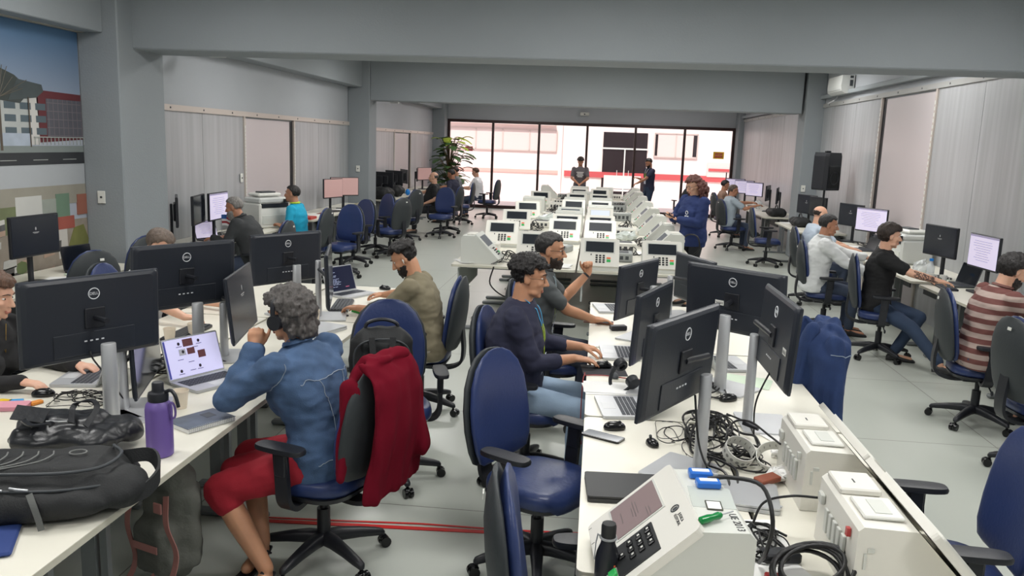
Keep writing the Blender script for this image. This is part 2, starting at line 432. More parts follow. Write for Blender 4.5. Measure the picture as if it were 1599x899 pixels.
# signs on the glass
def sign(x, z, w_, h_, bg, fg, txt, label):
    t = thing('exit_sign', label, 'sign', (x, 25.66, z))
    MB().box((0, 0, 0), (w_, .012, h_)).build('plate', bg, t)
    MB().box((0, -.008, 0), (w_ * .72, .008, h_ * .62)).build('panel', REDB, t)
    text_obj('lettering', txt, h_ * .42, Matrix.Translation((0, -.0135, 0)) @ Matrix.Rotation(PI / 2, 4, 'X'), fg, t)
sign(-4.02, 1.83, .24, .14, REDB, WHITE, 'SAIDA', 'small red exit sign stuck on the leftmost glass pane')
sign(3.62, 1.9, .32, .21, mat('yellow_sign', (236, 190, 30), .5), mat('yellow_sign_letters', (240, 200, 60), .5), 'SAIDA', 'yellow and red exit sign on the rightmost glass pane')

# ------------------------------------------------------------------ mural on the near left wall
mu = thing('wall_mural', 'large printed mural of modern buildings and a city view on the near left wall', 'mural', (-5.095, 0, 0))
def q(name, rgb, pts, d, var=0):
    # flat printed shape; pts (y, z), d = layer
    m = mat('mural_' + name, rgb, .6, var=var, vscale=6)
    return MB().prism(pts, 'x', .0, .004 + d * .0015).build(name, m, mu)
def rect(y0, z0, y1, z1): return [(y0, z0), (y1, z0), (y1, z1), (y0, z1)]
sky = bpy.data.materials.new('mural_sky'); sky.use_nodes = True; nt = sky.node_tree
tc = nt.nodes.new('ShaderNodeTexCoord'); sp = nt.nodes.new('ShaderNodeSeparateXYZ'); cr = nt.nodes.new('ShaderNodeValToRGB')
mr = nt.nodes.new('ShaderNodeMapRange'); mr.inputs[1].default_value = 1.9; mr.inputs[2].default_value = 2.95
nt.links.new(tc.outputs['Object'], sp.inputs[0]); nt.links.new(sp.outputs[2], mr.inputs[0]); nt.links.new(mr.outputs[0], cr.inputs[0])
cr.color_ramp.elements[0].color = lin((172, 178, 190)) + (1,); cr.color_ramp.elements[1].color = lin((74, 112, 150)) + (1,)
nt.links.new(cr.outputs[0], nt.nodes['Principled BSDF'].inputs['Base Color'])
MB().prism(rect(4.2, .5, 7.77, 2.95), 'x', 0, .004).build('printed_sky', sky, mu)
q('printed_building', (176, 180, 178), rect(5.4, 1.92, 7.35, 2.3), 1, .15)
wn = []
mb = MB()
for r_ in range(3):
    for c_ in range(9): mb.prism(rect(5.5 + c_ * .2, 1.97 + r_ * .11, 5.64 + c_ * .2, 2.03 + r_ * .11), 'x', .006, .0075)
mb.build('printed_windows', mat('mural_dark_windows', (82, 96, 104), .6), mu)
q('printed_red_block', (98, 42, 48), [(7.14, 1.9), (7.77, 1.93), (7.77, 2.36), (7.2, 2.37), (7.12, 2.34)], 2)
q('printed_red_block_glass', (88, 88, 96), rect(7.25, 1.95, 7.77, 2.3), 3, .2)
mb = MB()
for k in range(8): mb.prism(rect(7.27 + k * .07, 1.95, 7.278 + k * .07, 2.3), 'x', .009, .0105)
for k in range(5): mb.prism(rect(7.25, 1.96 + k * .075, 7.77, 1.966 + k * .075), 'x', .009, .0105)
mb.build('printed_mullions', mat('mural_mullion', (120, 112, 118), .6), mu)
q('printed_white_wall', (202, 200, 196), rect(7.02, 1.88, 7.14, 2.3), 2)
q('printed_canopy', (66, 72, 70), [(6.3, 2.28), (6.9, 2.24), (7.05, 2.36), (6.85, 2.48), (6.55, 2.56), (6.1, 2.58), (5.6, 2.62), (5.4, 2.4)], 3, .35)
q('printed_canopy_small', (74, 82, 84), [(6.75, 2.26), (7.12, 2.3), (7.22, 2.36), (7.2, 2.42), (6.88, 2.45)], 4, .35)
q('printed_crowd', (168, 178, 192), rect(5.0, 1.85, 7.02, 1.98), 4, .3)
mb = MB()
mb.prism(rect(6.62, 1.83, 6.65, 2.42), 'x', .012, .0135); mb.prism(rect(7.0, 1.86, 7.015, 2.3), 'x', .012, .0135)
mb.build('printed_posts', mat('mural_posts', (84, 74, 64), .6), mu)
q('printed_walkway', (126, 134, 132), rect(4.2, 1.80, 7.77, 1.87), 5, .1)
q('printed_road', (46, 48, 52), rect(4.2, 1.70, 7.77, 1.81), 6, .1)
mb = MB()
for k in range(9): mb.prism(rect(4.5 + k * .42, 1.74, 4.7 + k * .42, 1.746), 'x', .012, .016)
for k in range(14): mb.prism(rect(7.06 + k * .055, 1.88, 7.066 + k * .055, 1.95), 'x', .012, .016)
mb.prism(rect(7.05, 1.945, 7.77, 1.953), 'x', .012, .016)
mb.build('printed_markings', mat('mural_marks', (168, 172, 168), .6), mu)
q('printed_haze', (172, 176, 180), rect(4.2, 1.48, 7.77, 1.70), 3, .03)
q('printed_hills', (150, 146, 134), rect(4.2, 1.32, 7.77, 1.50), 4, .12)
q('printed_trees', (110, 118, 84), rect(4.2, 1.1, 7.0, 1.34), 5, .4)
q('printed_ground', (150, 140, 128), rect(4.2, .5, 7.77, 1.16), 4, .35)
q('printed_houses', (196, 196, 192), rect(6.75, 1.2, 7.1, 1.42), 6, .06); q('printed_grey_block', (150, 156, 148), rect(7.1, 1.18, 7.3, 1.38), 6, .2)
q('printed_green_block', (104, 130, 110), rect(7.3, 1.2, 7.5, 1.42), 6, .15); q('printed_red_roof', (160, 84, 72), rect(7.28, 1.08, 7.56, 1.2), 7, .1)
q('printed_brick_block', (150, 96, 80), rect(7.62, 1.2, 7.77, 1.4), 7, .1); q('printed_pale_strip', (196, 192, 186), rect(7.3, .8, 7.44, 1.1), 6)
for nm_, c_, n_, sd_ in (('printed_roofs', (176, 150, 132), 16, 1), ('printed_blocks', (188, 188, 184), 20, 2), ('printed_shadows', (84, 82, 80), 18, 3), ('printed_greens', (96, 110, 70), 22, 4)):
    rn = random.Random(sd_); mb = MB()
    for k in range(n_):
        yy = rn.uniform(5.2, 7.2); zz = rn.uniform(.6, 1.22); sc = (1.35 - zz) * .25 + .03
        if sd_ == 4: mb.prism([(yy + sc * .5 * math.cos(a_ * .785) * rn.uniform(.8, 1.2), zz + sc * .35 * math.sin(a_ * .785)) for a_ in range(8)], 'x', .013, .0145 + .0004 * sd_)
        else: mb.prism([(yy, zz), (yy + sc, zz + sc * .12), (yy + sc * 1.05, zz + sc * .6), (yy + sc * .1, zz + sc * .5)], 'x', .012, .0135 + .0004 * sd_)
    mb.build(nm_, mat('mural_' + nm_, c_, .6, var=.2, vscale=9), mu)
rn = random.Random(9); mb = MB()
for k in range(26): mb.tube([(.0125, 6.64 + .0 * k, 2.28), (.0125, 5.5 + k * .06, 2.46 + .1 * math.sin(k))], .003, 4)
mb.build('printed_lattice', mat('mural_lattice', (104, 98, 88), .6), mu)
q('printed_bush', (116, 118, 66), [(7.48, .72), (7.72, .74), (7.77, .95), (7.7, 1.1), (7.55, 1.08), (7.46, .92)], 7, .4)
q('printed_street', (92, 92, 94), [(4.2, .9), (5.6, 1.05), (6.6, 1.2), (6.6, 1.1), (5.6, .9), (4.2, .7)], 6, .1)
q('printed_sidewalk', (200, 198, 192), [(4.2, 1.0), (6.6, 1.24), (6.6, 1.2), (4.2, .92)], 7)
cr_ = MB(); cr_.box((-5.06, 5.9, 2.985), (.07, 3.8, .06)); tag(cr_.build('curtain_rail', mat('beige_rail', (178, 172, 160), .6)), 'beige rail along the top of the wall mural', 'rail')
# switches
def switch(x, y, z, rz, label):
    t = thing('light_switch', label, 'light switch', (x, y, z), rz)
    MB().box((0, -.006, 0), (.08, .012, .125), bev=.004).build('plate', WHITE, t)
    MB().box((0, -.014, 0), (.022, .008, .02), bev=.002).build('toggle', DGREY, t)
switch(-4.92, 7.775, 1.37, 0, 'white switch plate on the near left pillar')
switch(-4.88, 16.55, 1.42, 0, 'white switch plate on the second left pillar')
switch(3.98, 16.49, 1.38, 0, 'white switch plate on the right pillar under the loudspeaker')
switch(-5.06, 11.36, 1.42, PI / 2, 'white box switch beside the sliding door on the left wall')
# red tape on the floor
tp = MB()
pts = [(-1.75, 3.97), (-1.3, 4.0), (-.85, 4.03), (-.38, 4.06), (-.05, 4.08), (.3, 4.1), (.8, 4.13), (1.25, 4.15)]
tp.strip([(x, y, .003) for x, y in pts], .035, .002, (0, 1, 0)); tp.strip([(x, y + .045 + .012 * math.sin(x * 5), .003) for x, y in pts], .016, .002, (0, 1, 0))
tag(tp.build('floor_tape', mat('red_tape', (205, 44, 44), .35)), 'red tape stretched across the floor tiles between the desks', 'tape')
# ------------------------------------------------------------------ desks
def desk(x0, x1, y0, y1, label, group=None, z=.74, panel=None, pm=None):
    cx_, cy_ = (x0 + x1) / 2, (y0 + y1) / 2; W, D = x1 - x0, y1 - y0
    t = thing('office_desk', label, 'desk', (cx_, cy_, 0), 0, group)
    MB().prism(rrect(-W / 2, -D / 2, W / 2, D / 2, .03), 'z', z - .025, z).build('desktop', DESKW, t)
    e = MB()
    e.rings([[(p[0], p[1], q) for p in rrect(-W / 2 - .0015, -D / 2 - .0015, W / 2 + .0015, D / 2 + .0015, .03)] for q in (z - .025, z - .002)], cap=False)
    e.build('edge_band', DESKE, t)
    long_y = D > W
    for s in (-1, 1):
        l = MB()
        if long_y:
            yy = s * (D / 2 - .16)
            l.box((0, yy, (z - .03) / 2 + .02), (.06, .05, z - .07)); l.box((0, yy, .02), (W * .8, .06, .035), bev=.01); l.box((0, yy, z - .04), (W * .75, .05, .03))
            l.box((.06, yy, .35), (.03, .03, .62))
        else:
            xx = s * (W / 2 - .16)
            l.box((xx, 0, (z - .03) / 2 + .02), (.05, .06, z - .07)); l.box((xx, 0, .02), (.06, D * .8, .035), bev=.01); l.box((xx, 0, z - .04), (.05, D * .75, .03))
        l.build('leg', GSTEEL, t)
    p = MB()
    if long_y: p.box((W * (panel if panel is not None else 0), 0, z - .22), (.018, D - .36, .3))
    else: p.box((0, D * (panel if panel is not None else 0), z - .22), (W - .36, .018, .3))
    p.build('modesty_panel', pm or DGREY, t)
    return t
LD = [('nearest the camera', 1.25, 2.70), ('under the purple bottle', 2.73, 4.16), ('under the closed grey laptop', 4.18, 5.60), ('beside the person in the olive shirt', 5.62, 7.05)]
for n, a, b in LD:
    desk(-2.30, -1.6, a, b, 'pale desk of the left island, aisle side, ' + n, 'aisle side desks of the left island', panel=-.45)
    desk(-3.02, -2.32, a, b, 'pale desk of the left island, wall side, ' + n, 'wall side desks of the left island', panel=.45)
RD = [('nearest the camera', .95, 2.36), ('with the closed black laptop', 2.38, 3.88), ('under the headphones', 3.9, 5.3), ('by the grey-shirted person', 5.32, 6.9)]
for n, a, b in RD:
    desk(0.0, .62, a, b, 'pale desk of the centre island, chair side, ' + n, 'left side desks of the centre island', panel=.45)
    desk(.64, 1.24, a, b, 'pale desk of the centre island, far side, ' + n, 'right side desks of the centre island', panel=-.45)
LWD = [(-1., 3.2), (3.25, 5.3), (5.32, 7.6), (8.75, 10.3), (10.35, 11.9), (12.5, 14.3), (14.3, 16.2), (17.3, 19.2), (19.25, 21.2), (21.3, 23.2)]
LWN = ['behind the left island, near end', 'under the mural, near end', 'under the mural with the dark screen', 'with the small flag', 'beside the printer', 'with two pale screens', 'just before the second left pillar',
       'with black bags just past the second left pillar', 'before the bald person in black', 'by the plant']
for (a, b), n in zip(LWD, LWN): desk(-5.06, -4.4, a, b, 'white desk along the left wall, ' + n, panel=-.42)
RWD = [(3.6, 5.3), (5.35, 7.1), (7.15, 8.9), (9.1, 10.8), (10.9, 12.9), (14.2, 16.1), (17.2, 19.), (19.05, 21.), (21.05, 23.)]
RWN = ['nearest the camera', 'in front of the person in the striped shirt', 'in front of the person in the black shirt', 'in front of the person in the white shirt', 'in front of the bald person', 'before the right pillar and the loudspeaker',
       'with black bags past the right pillar', 'in front of the person in pale blue', 'nearest the glass front']
for (a, b), n in zip(RWD, RWN): desk(3.42, 4.22, a, b, 'white desk along the right wall, ' + n, panel=.42)

# ------------------------------------------------------------------ task chair
def loft_back(prof, y_of, th, front):
    # prof: list of (z, half width)
    rs = []
    for z, hw in prof:
        yc = y_of(z)
        rs.append([(x, yc + y + front * .05 * (x / .24) ** 2, z) for x, y, _ in sup(hw, th, 28, 2.8)])
    return rs
def make_chair():
    t = thing('task_chair', 'blue chair', 'office chair')
    prof = [(.515, .10), (.52, .155), (.54, .19), (.60, .215), (.70, .228), (.80, .225), (.90, .205), (.98, .165), (1.03, .115), (1.055, .06), (1.06, .02)]
    yo = lambda z: -.235 - .09 * max(0, z - .55) - .03 * math.sin((z - .5) * 5)
    def th(z): return .034 * min(1, max(.15, (1.065 - z) * 9)) * min(1, max(.3, (z - .505) * 20))
    rs = [[(x, yo(z) + y + .045 * (x / .24) ** 2, z) for x, y, _ in sup(hw, th(z), 28, 2.6)] for z, hw in prof]
    MB().rings(rs).build('backrest_cushion', BLUEL, t, 60)
    rs = [[(x * 1.03, yo(z) - .036 + y + .045 * (x / .24) ** 2, z - .004) for x, y, _ in sup(hw + .008, th(z) * .75 + .004, 28, 2.6)] for z, hw in prof]
    bs = MB().rings(rs).build('backrest_shell', SHELL, t, 60)
    MB().box((.03, yo(.98) - .068, .985), (.035, .004, .02), rx=-.1).build('asset_tag', WHITE, bs)
    # seat
    rs = []
    for z, k in ((.415, .9), (.42, .97), (.435, 1.0), (.455, 1.0), (.475, .985), (.488, .94), (.495, .8), (.498, .4)):
        rs.append([(x * (1 if y > -.05 else .93), y + .01, z + (-.02 if y > .19 else 0) * k) for x, y, _ in sup(.245 * k, .235 * k, 32, 3.2)])
    MB().rings(rs).build('seat', BLUEL, t, 60)
    MB().rings([[(x, y, z) for x, y, _ in sup(.235 * k, .225 * k, 32, 3.2)] for z, k in ((.385, .8), (.395, .96), (.418, 1))]).build('seat_pan', BLACK, t, 40)
    m = MB(); m.box((0, -.02, .37), (.16, .24, .05), bev=.02)
    m.build('tilt_mechanism', BLACK, t)
    pts = bez([(0, -.08, .36), (0, -.22, .355), (0, -.315, .40), (0, -.335, .50), (0, -.325, .62), (0, -.315, .72)], 25)
    m = MB(); m.strip(pts, .09, .022, (1, 0, 0)); m.build('back_bracket', BLACK, t, 30)
    # gas column and star base
    MB().cyl((0, 0, .09), (0, 0, .27), .032, n=16).cyl((0, 0, .26), (0, 0, .37), .018, n=12).build('gas_column', BLACK, t, 40)
    for k in range(5):
        a = 2 * PI * k / 5 + .3
        M = Matrix.Rotation(a, 4, 'Z')
        rs = []
        for y, z, w_, h in ((.0, .115, .034, .035), (.08, .118, .032, .032), (.18, .105, .026, .026), (.27, .088, .022, .02), (.305, .08, .018, .016), (.315, .076, .008, .008)):
            rs.append([(x, y, z + zz) for x, zz, _ in sup(w_, h, 12, 3)])
        leg = MB().rings(rs, M=M).build('base_leg', BLACK, t, 50)
        c = MB(); p = V((0, .30, 0))
        c.cyl((0, .30, .05), (0, .30, .085), .009, n=8, M=M)
        c.cyl((-.027, .315, .028), (-.007, .315, .028), .028, n=14, M=M); c.cyl((.007, .315, .028), (.027, .315, .028), .028, n=14, M=M)
        c.box((0, .312, .045), (.04, .045, .022), bev=.008, M=M)
        c.build('caster', BLACKG, leg, 40)
    for s in (-1, 1):
        m = MB()
        m.strip(bez([(s * .17, -.01, .385), (s * .25, -.01, .375), (s * .295, -.005, .42), (s * .30, 0, .52), (s * .30, .01, .655)], 20), .07, .024, (0, 1, 0))
        m.box((s * .30, .005, .60), (.034, .075, .13), bev=.012)
        m.build('armrest_post', BLACK, t, 30)
        rs = [[(s * .30 + x, .02 + y - .01, z) for x, y, _ in sup(.046 * k, .13 * k, 24, 3.5)] for z, k in ((.655, .8), (.66, .98), (.672, 1), (.682, .96), (.684, .7))]
        MB().rings(rs).build('armrest_pad', DGREY if 0 else BLACK, t, 50)
    MB().tube([(.12, .0, .375), (.22, .02, .36), (.27, .03, .33)], .006).ell((.275, .032, .325), (.014, .01, .02)).build('lever', BLACK, t, 40)
    return t
CH0 = make_chair(); CHT = freeze(CH0); ch_used = [False]
def chair(x, y, yaw, label, group='office task chairs', noarms=False):
    if not ch_used[0]:
        ch_used[0] = True; CH0.location = (x, y, 0); CH0.rotation_euler = (0, 0, R(yaw)); tag(CH0, label, 'office chair', group); return CH0
    return copy_tree(CHT, (x, y, 0), R(yaw), label, group, 'office chair')
C1 = chair(-1.24, 3.64, 72, 'blue office chair of the person in the denim jacket, red jacket over its back')
C2 = chair(-1.17, 4.66, 197, 'blue office chair with a black backpack on its seat')
C3 = chair(-1.27, 5.98, 88, 'blue office chair of the person in the olive shirt')
C4 = chair(-.20, 3.72, -120, 'blue office chair with nobody on it in front of the centre desk, nearest whole chair')
C5 = chair(.06, 2.42, -84, 'blue office chair cut by the bottom edge, pushed against the desk by the black bottle')
C6 = chair(-.36, 4.86, -100, 'blue office chair of the person in the navy sweater')
C7 = chair(-.27, 5.95, -95, 'blue office chair of the person in the grey polo shirt')
C8 = chair(1.07, 4.92, 84, 'blue office chair draped with a denim jacket, right of the centre desks')
C9 = chair(1.42, 3.16, 88, 'blue office chair at the right of the picture bottom, behind the two white voting machines')
C10 = chair(2.98, 8.62, -105, 'office chair of the person in the black shirt with a tattooed arm')
C11 = chair(2.72, 9.75, -98, 'office chair of the person in the white long-sleeved shirt')
C12 = chair(3.05, 6.55, -100, 'office chair of the person in the striped shirt')
C13 = chair(3.05, 5.55, -82, 'office chair cut by the right edge of the picture, its grey back to the camera')
C14 = chair(3.14, 15.3, -95, 'office chair with nobody on it, grey back, left of the right wall desks')
C15 = chair(2.88, 17.6, -75, 'office chair of the person in the pale blue shirt near the window')
C16 = chair(2.4, 22.8, 20, 'blue office chair with nobody on it near the glass front, behind the standing person')
C17 = chair(3.05, 11.6, -95, 'office chair of the bald person in pale blue')
C18 = chair(-3.72, 11.75, 165, 'blue office chair turned to the camera, in front of the two pale screens')
C19 = chair(-3.88, 12.9, 150, 'blue office chair partly hidden behind the one turned to the camera, left wall row')
C19b = chair(-3.95, 14.5, 140, 'second hidden blue office chair at the left wall row, showing only its top')
C21 = chair(-3.55, 14.0, 60, 'office chair seen from behind with a black shell, left wall row')
C22 = chair(-3.85, 16.4, 62, 'office chair with a grey side facing the camera, by the second left pillar')
C23 = chair(-3.28, 17.3, 170, 'blue office chair turned to the camera, right of the person in the black shirt')
C24 = chair(-3.35, 20.3, 95, 'blue office chair of the person in the navy shirt near the plant')
C25 = chair(-2.95, 22.3, 80, 'dark office chair of the person in the white shirt by the glass front')
C25b = chair(-3.3, 18.2, 80, 'office chair under the bald person in black by the left wall')
C26 = chair(-4.35, 6.45, 62, 'dark office chair with its rounded back toward the camera, under the mural')
C27 = chair(-4.52, 7.5, 70, 'dark office chair in front of the near left pillar')
C28 = chair(-3.9, 9.35, 88, 'office chair of the bearded person in the dark grey jacket')
C29 = chair(-4.05, 11.25, 85, 'office chair of the person in the turquoise shirt')
C30 = chair(-3.35, 5.7, -90, 'office chair of the person hidden behind the second large monitor')
C31 = chair(-3.3, 3.95, -90, 'office chair of the person in black at the left edge')
C32 = chair(-3.1, 7.9, 30, 'office chair showing a blue strip between two large monitors of the left island')
C33 = chair(3.1, 20.2, -80, 'office chair of the person working by the far end of the right wall')

# ------------------------------------------------------------------ monitors
def screen_mat_text(): pass
def crest(parent, M, k=1):
    mb = MB(); mb.ell((0, 0, .028 * k), (.008 * k, .001, .014 * k), 10, 7, M=M); mb.box((0, 0, -.002), (.07 * k, .001, .005 * k), M=M); mb.box((0, 0, -.010 * k), (.045 * k, .001, .003 * k), M=M)
    mb.build('crest_picture', mat('crest_grey', (150, 150, 150), .5, emit=.15), parent)
def doc(parent, M, w_, h_):
    mb = MB(); rnd = random.Random(5)
    mb.box((0, 0, h_ * .44), (w_ * .96, .001, h_ * .05), M=M)
    for k in range(9): mb.box((-w_ * .03 * rnd.random(), 0, h_ * (.3 - .07 * k)), (w_ * (.35 + .3 * rnd.random()), .001, h_ * .012), M=M)
    mb.build('document_lines', mat('doc_lines', (150, 142, 170), .5, emit=.35), parent)
def dell(x, y, zc, yaw, tilt, label, pole, screen='off', ptop=None, base=True, stick=False, W=.62, H=.37, group='large black monitors on silver poles'):
    """monitor with a thin black shell; screen faces local -Y. pole = (x, y) of its stand on the desk"""
    t = thing('computer_monitor', label, 'monitor', (pole[0], pole[1], .74), 0, group)
    M = Matrix.Translation((x - pole[0], y - pole[1], zc - .74)) @ Matrix.Rotation(R(yaw), 4, 'Z') @ Matrix.Rotation(R(tilt), 4, 'X')
    sh = MB(); sh.box((0, .006, 0), (W, .014, H), M=M, bev=.003)
    rs = []
    for d, k in ((.012, 1.0), (.02, .97), (.026, .90)): rs.append([(q[0], d, q[1]) for q in rrect(-W / 2 * k, -H / 2 * k, W / 2 * k, H / 2 * k, .02)])
    sh.rings(rs, M=M)
    sh.box((0, .0275, -.11), (.36, .006, .10), M=M, bev=.002)
    shell = sh.build('display_shell', mat('slate_black_shell', (40, 44, 52), .36, bump=.03), t)
    s = MB().box((0, -.002, .004), (W - .014, .002, H - .022), M=M).build('screen', {'off': SCR_OFF, 'on': SCR_ON, 'dark': SCR_DK}[screen], t)
    if screen == 'dark': crest(s, M @ Matrix.Translation((0, -.004, .05)), 1.2)
    if screen == 'on': doc(s, M @ Matrix.Translation((0, -.004, 0)), W, H)
    # badge on the back
    BM = M @ Matrix.Translation((0, .0268, H * .29)) @ Matrix.Rotation(PI, 4, 'Z') @ Matrix.Rotation(PI / 2, 4, 'X')
    LOGO = mat('badge_silver', (205, 207, 210), .4, emit=.12)
    b = MB().torus((0, 0, 0), .024, .0022, 32, 6, M=BM).build('badge_ring', LOGO, shell)
    text_obj('badge_lettering', 'DELL', .0175, BM, LOGO, b)
    if stick:
        st = MB().box((-.22 if stick is True else stick, .0272, -.02), (.055, .001, .028), M=M).build('asset_sticker', WHITE, shell)
        bl = MB()
        for k in range(9): bl.box(((-.22 if stick is True else stick) - .02 + k * .005, .0276, -.022), (.0022, .0006, .014), M=M)
        bl.build('sticker_bars', BLACK, st)
    pc = MB()
    for k in range(4): pc.box((-.03 + k * .025, .031, -.10), (.012, .002, .006), M=M)
    pc.build('port_marks', LOGO, shell)
    # silver pole, tapered oval
    top = (zc + .03 if ptop is None else ptop) - .74
    p = MB(); p.rings([[(x_, y_, z_) for x_, y_, _ in sup(a, b_, 20, 2.3)] for z_, a, b_ in ((.0, .036, .024), (top * .5, .034, .022), (top - .004, .032, .021), (top, .03, .019))])
    pa = Matrix.Rotation(R(yaw), 4, 'Z')
    m_ = p.mesh('pole'); m_.transform(pa); link('pole', m_, STEEL, t, 40)
    if base:
        bb = MB(); bb.prism(rrect(-.15, -.2, .15, .04, .01), 'z', .001, .012); m_ = bb.mesh('stand_base'); m_.transform(pa); link('stand_base', m_, STEEL, t)
    c0 = M @ V((0, .03, 0)); a = MB(); a.tube([V((0, 0, c0.z)), V((c0.x * .5, c0.y * .5, c0.z)), c0], .013); a.box((0, .03, 0), (.09, .01, .09), M=M, bev=.003)
    a.build('mounting_arm', BLACK, t, 30)
    return t
def nd(yaw, d): return V((-math.sin(R(yaw)) * d, math.cos(R(yaw)) * d))
def D(x, y, z, yaw, tilt, label, pole=None, **k):
    if pole is None: n = nd(yaw, .13); pole = (x + n.x, y + n.y)
    return dell(x, y, z, yaw, tilt, label, pole, **k)
D(-2.19, 3.34, 1.23, 240, -2, 'large black monitor seen from behind, leftmost, hiding the person in black', ptop=1.13)
D(-2.29, 4.36, 1.25, 237, -4, 'large black monitor seen from behind with greying hair just above its top edge', ptop=1.11)
D(-2.25, 5.79, 1.16, 237, -2, 'large black monitor seen from behind, third along the left island', ptop=1.12)
D(-2.21, 3.81, .97, 109, -2, 'monitor seen edge-on with a glossy switched-off screen behind the purple bottle', pole=(-2.17, 3.52), ptop=1.1)
D(-1.98, 4.43, 1.10, 102, -6, 'monitor with a dark wallpaper screen facing the person in the denim jacket', pole=(-2.14, 4.52), screen='dark', ptop=1.07)
D(-1.80, 5.45, 1.10, 106, -2, 'narrow edge-on monitor in front of the laptop with program code', pole=(-1.98, 5.72), ptop=1.16)
D(.35, 3.13, 1.25, 239, -4, 'nearest large black monitor of the centre island, back to the camera', pole=(.475, 3.22), ptop=1.17)
D(.33, 4.40, 1.13, 249, -3, 'middle of the three black monitors whose left edges line up along the centre desk', ptop=1.10)
D(.31, 5.67, 1.09, 242, -3, 'black monitor seen from behind in front of the person in the grey polo shirt', ptop=1.12)
D(.80, 4.60, 1.23, 140, -5, 'wide black monitor with a barcode sticker in the middle of the centre island', pole=(.735, 4.47), stick=.08, ptop=1.17)
D(.84, 3.65, 1.25, 91, 3, 'black monitor turned sideways beside the chair with the denim jacket', pole=(.79, 3.93), stick=-.22, ptop=1.19)
D(.80, 6.41, 1.05, 112, 0, 'greyish black monitor at the far end of the centre island', pole=(.62, 6.5), ptop=1.06)

def make_mon(kind):
    # office monitor with black pedestal, screen faces -Y
    W, H = .55, .34
    t = thing('desktop_monitor', 'x', 'monitor')
    zc = .41
    MB().box((0, .012, zc), (W, .03, H), bev=.006).box((0, .035, zc - .01), (.3, .03, .2), bev=.012).build('display_shell', BLACK, t)
    s = MB().box((0, -.004, zc + .004), (W - .024, .002, H - .03)).build('screen', {'off': SCR_OFF, 'on': SCR_ON, 'dark': SCR_DK, 'pink': mat('pinkish_screen', (186, 150, 146), .25, emit=.3)}[kind], t)
    if kind == 'dark': crest(s, Matrix.Translation((0, -.0055, zc + .03)))
    if kind == 'on': doc(s, Matrix.Translation((0, -.0055, zc)), W, H)
    MB().box((0, .07, .25), (.05, .03, .48), bev=.008).build('stand_column', BLACK, t)
    MB().prism(rrect(-.13, -.07, .13, .13, .04), 'z', .001, .016).build('stand_base', BLACK, t)
    return t
MONS = {}
def mon(kind, x, y, yaw, label, group='desktop monitors on black pedestals', z=.741):
    if kind not in MONS:
        t = make_mon(kind); MONS[kind] = freeze(t); t.location = (x, y, z); t.rotation_euler = (0, 0, R(yaw)); tag(t, label, 'monitor', group); return t
    return copy_tree(MONS[kind], (x, y, z), R(yaw), label, group, 'monitor')
mon('dark', -4.62, 6.35, 86, 'monitor with a dark crest wallpaper in front of the mural')
mon('off', -4.75, 8.95, 118, 'first of two dark screens standing edge-on beside the wooden board'); mon('off', -4.62, 9.2, 103, 'second edge-on dark screen beside the wooden board')
mon('on', -4.64, 9.75, 92, 'lit monitor with a lavender document behind the small flag')
mon('pink', -4.6, 14.1, 72, 'left one of the pair of pinkish screens behind the chair facing the camera'); mon('pink', -4.6, 14.75, 40, 'right one of the pair of pinkish screens behind the chair facing the camera')
for x, y, a, k, l in [(-4.7, 17.9, 160, 'off', 'first black monitor past the second left pillar'), (-4.7, 18.9, 150, 'off', 'second black monitor past the second left pillar'), (-4.7, 19.9, 120, 'off', 'black monitor beside the blue object past the second left pillar'),
                   (-4.65, 21.2, 100, 'off', 'black monitor in front of the far left sliding door'), (-4.6, 21.8, 60, 'pink', 'pinkish narrow screen left of the bald person in black')]:
    mon(k, x, y, a, l)
mon('dark', 3.8, 9.45, 284, 'dark crest wallpaper monitor in front of the person with the tattooed arm')
mon('on', 3.84, 8.5, 274, 'lit white monitor above the head of the person in the striped shirt')
mon('dark', 3.88, 13.0, 292, 'dark crest wallpaper monitor right of the bald person')
mon('on', 3.9, 12.1, 300, 'lit document monitor right of the dark one, in front of the pale door')
mon('dark', 3.78, 15.3, 292, 'dark monitor just below the loudspeaker'); mon('off', 3.82, 14.7, 285, 'brownish dark monitor behind the bald person, right of the one below the loudspeaker')
mon('off', 3.8, 17.9, 255, 'black monitor seen edge-on on the far right wall row, nearer one'); mon('off', 3.8, 18.9, 250, 'black monitor seen edge-on on the far right wall row, farther one')
mon('on', 3.8, 20.5, 305, 'pale lit monitor in front of the person in pale blue'); mon('on', 3.75, 21.6, 320, 'second pale lit monitor in front of the person in pale blue'); mon('on', 3.7, 22.7, 325, 'lit monitor farthest along the right wall')

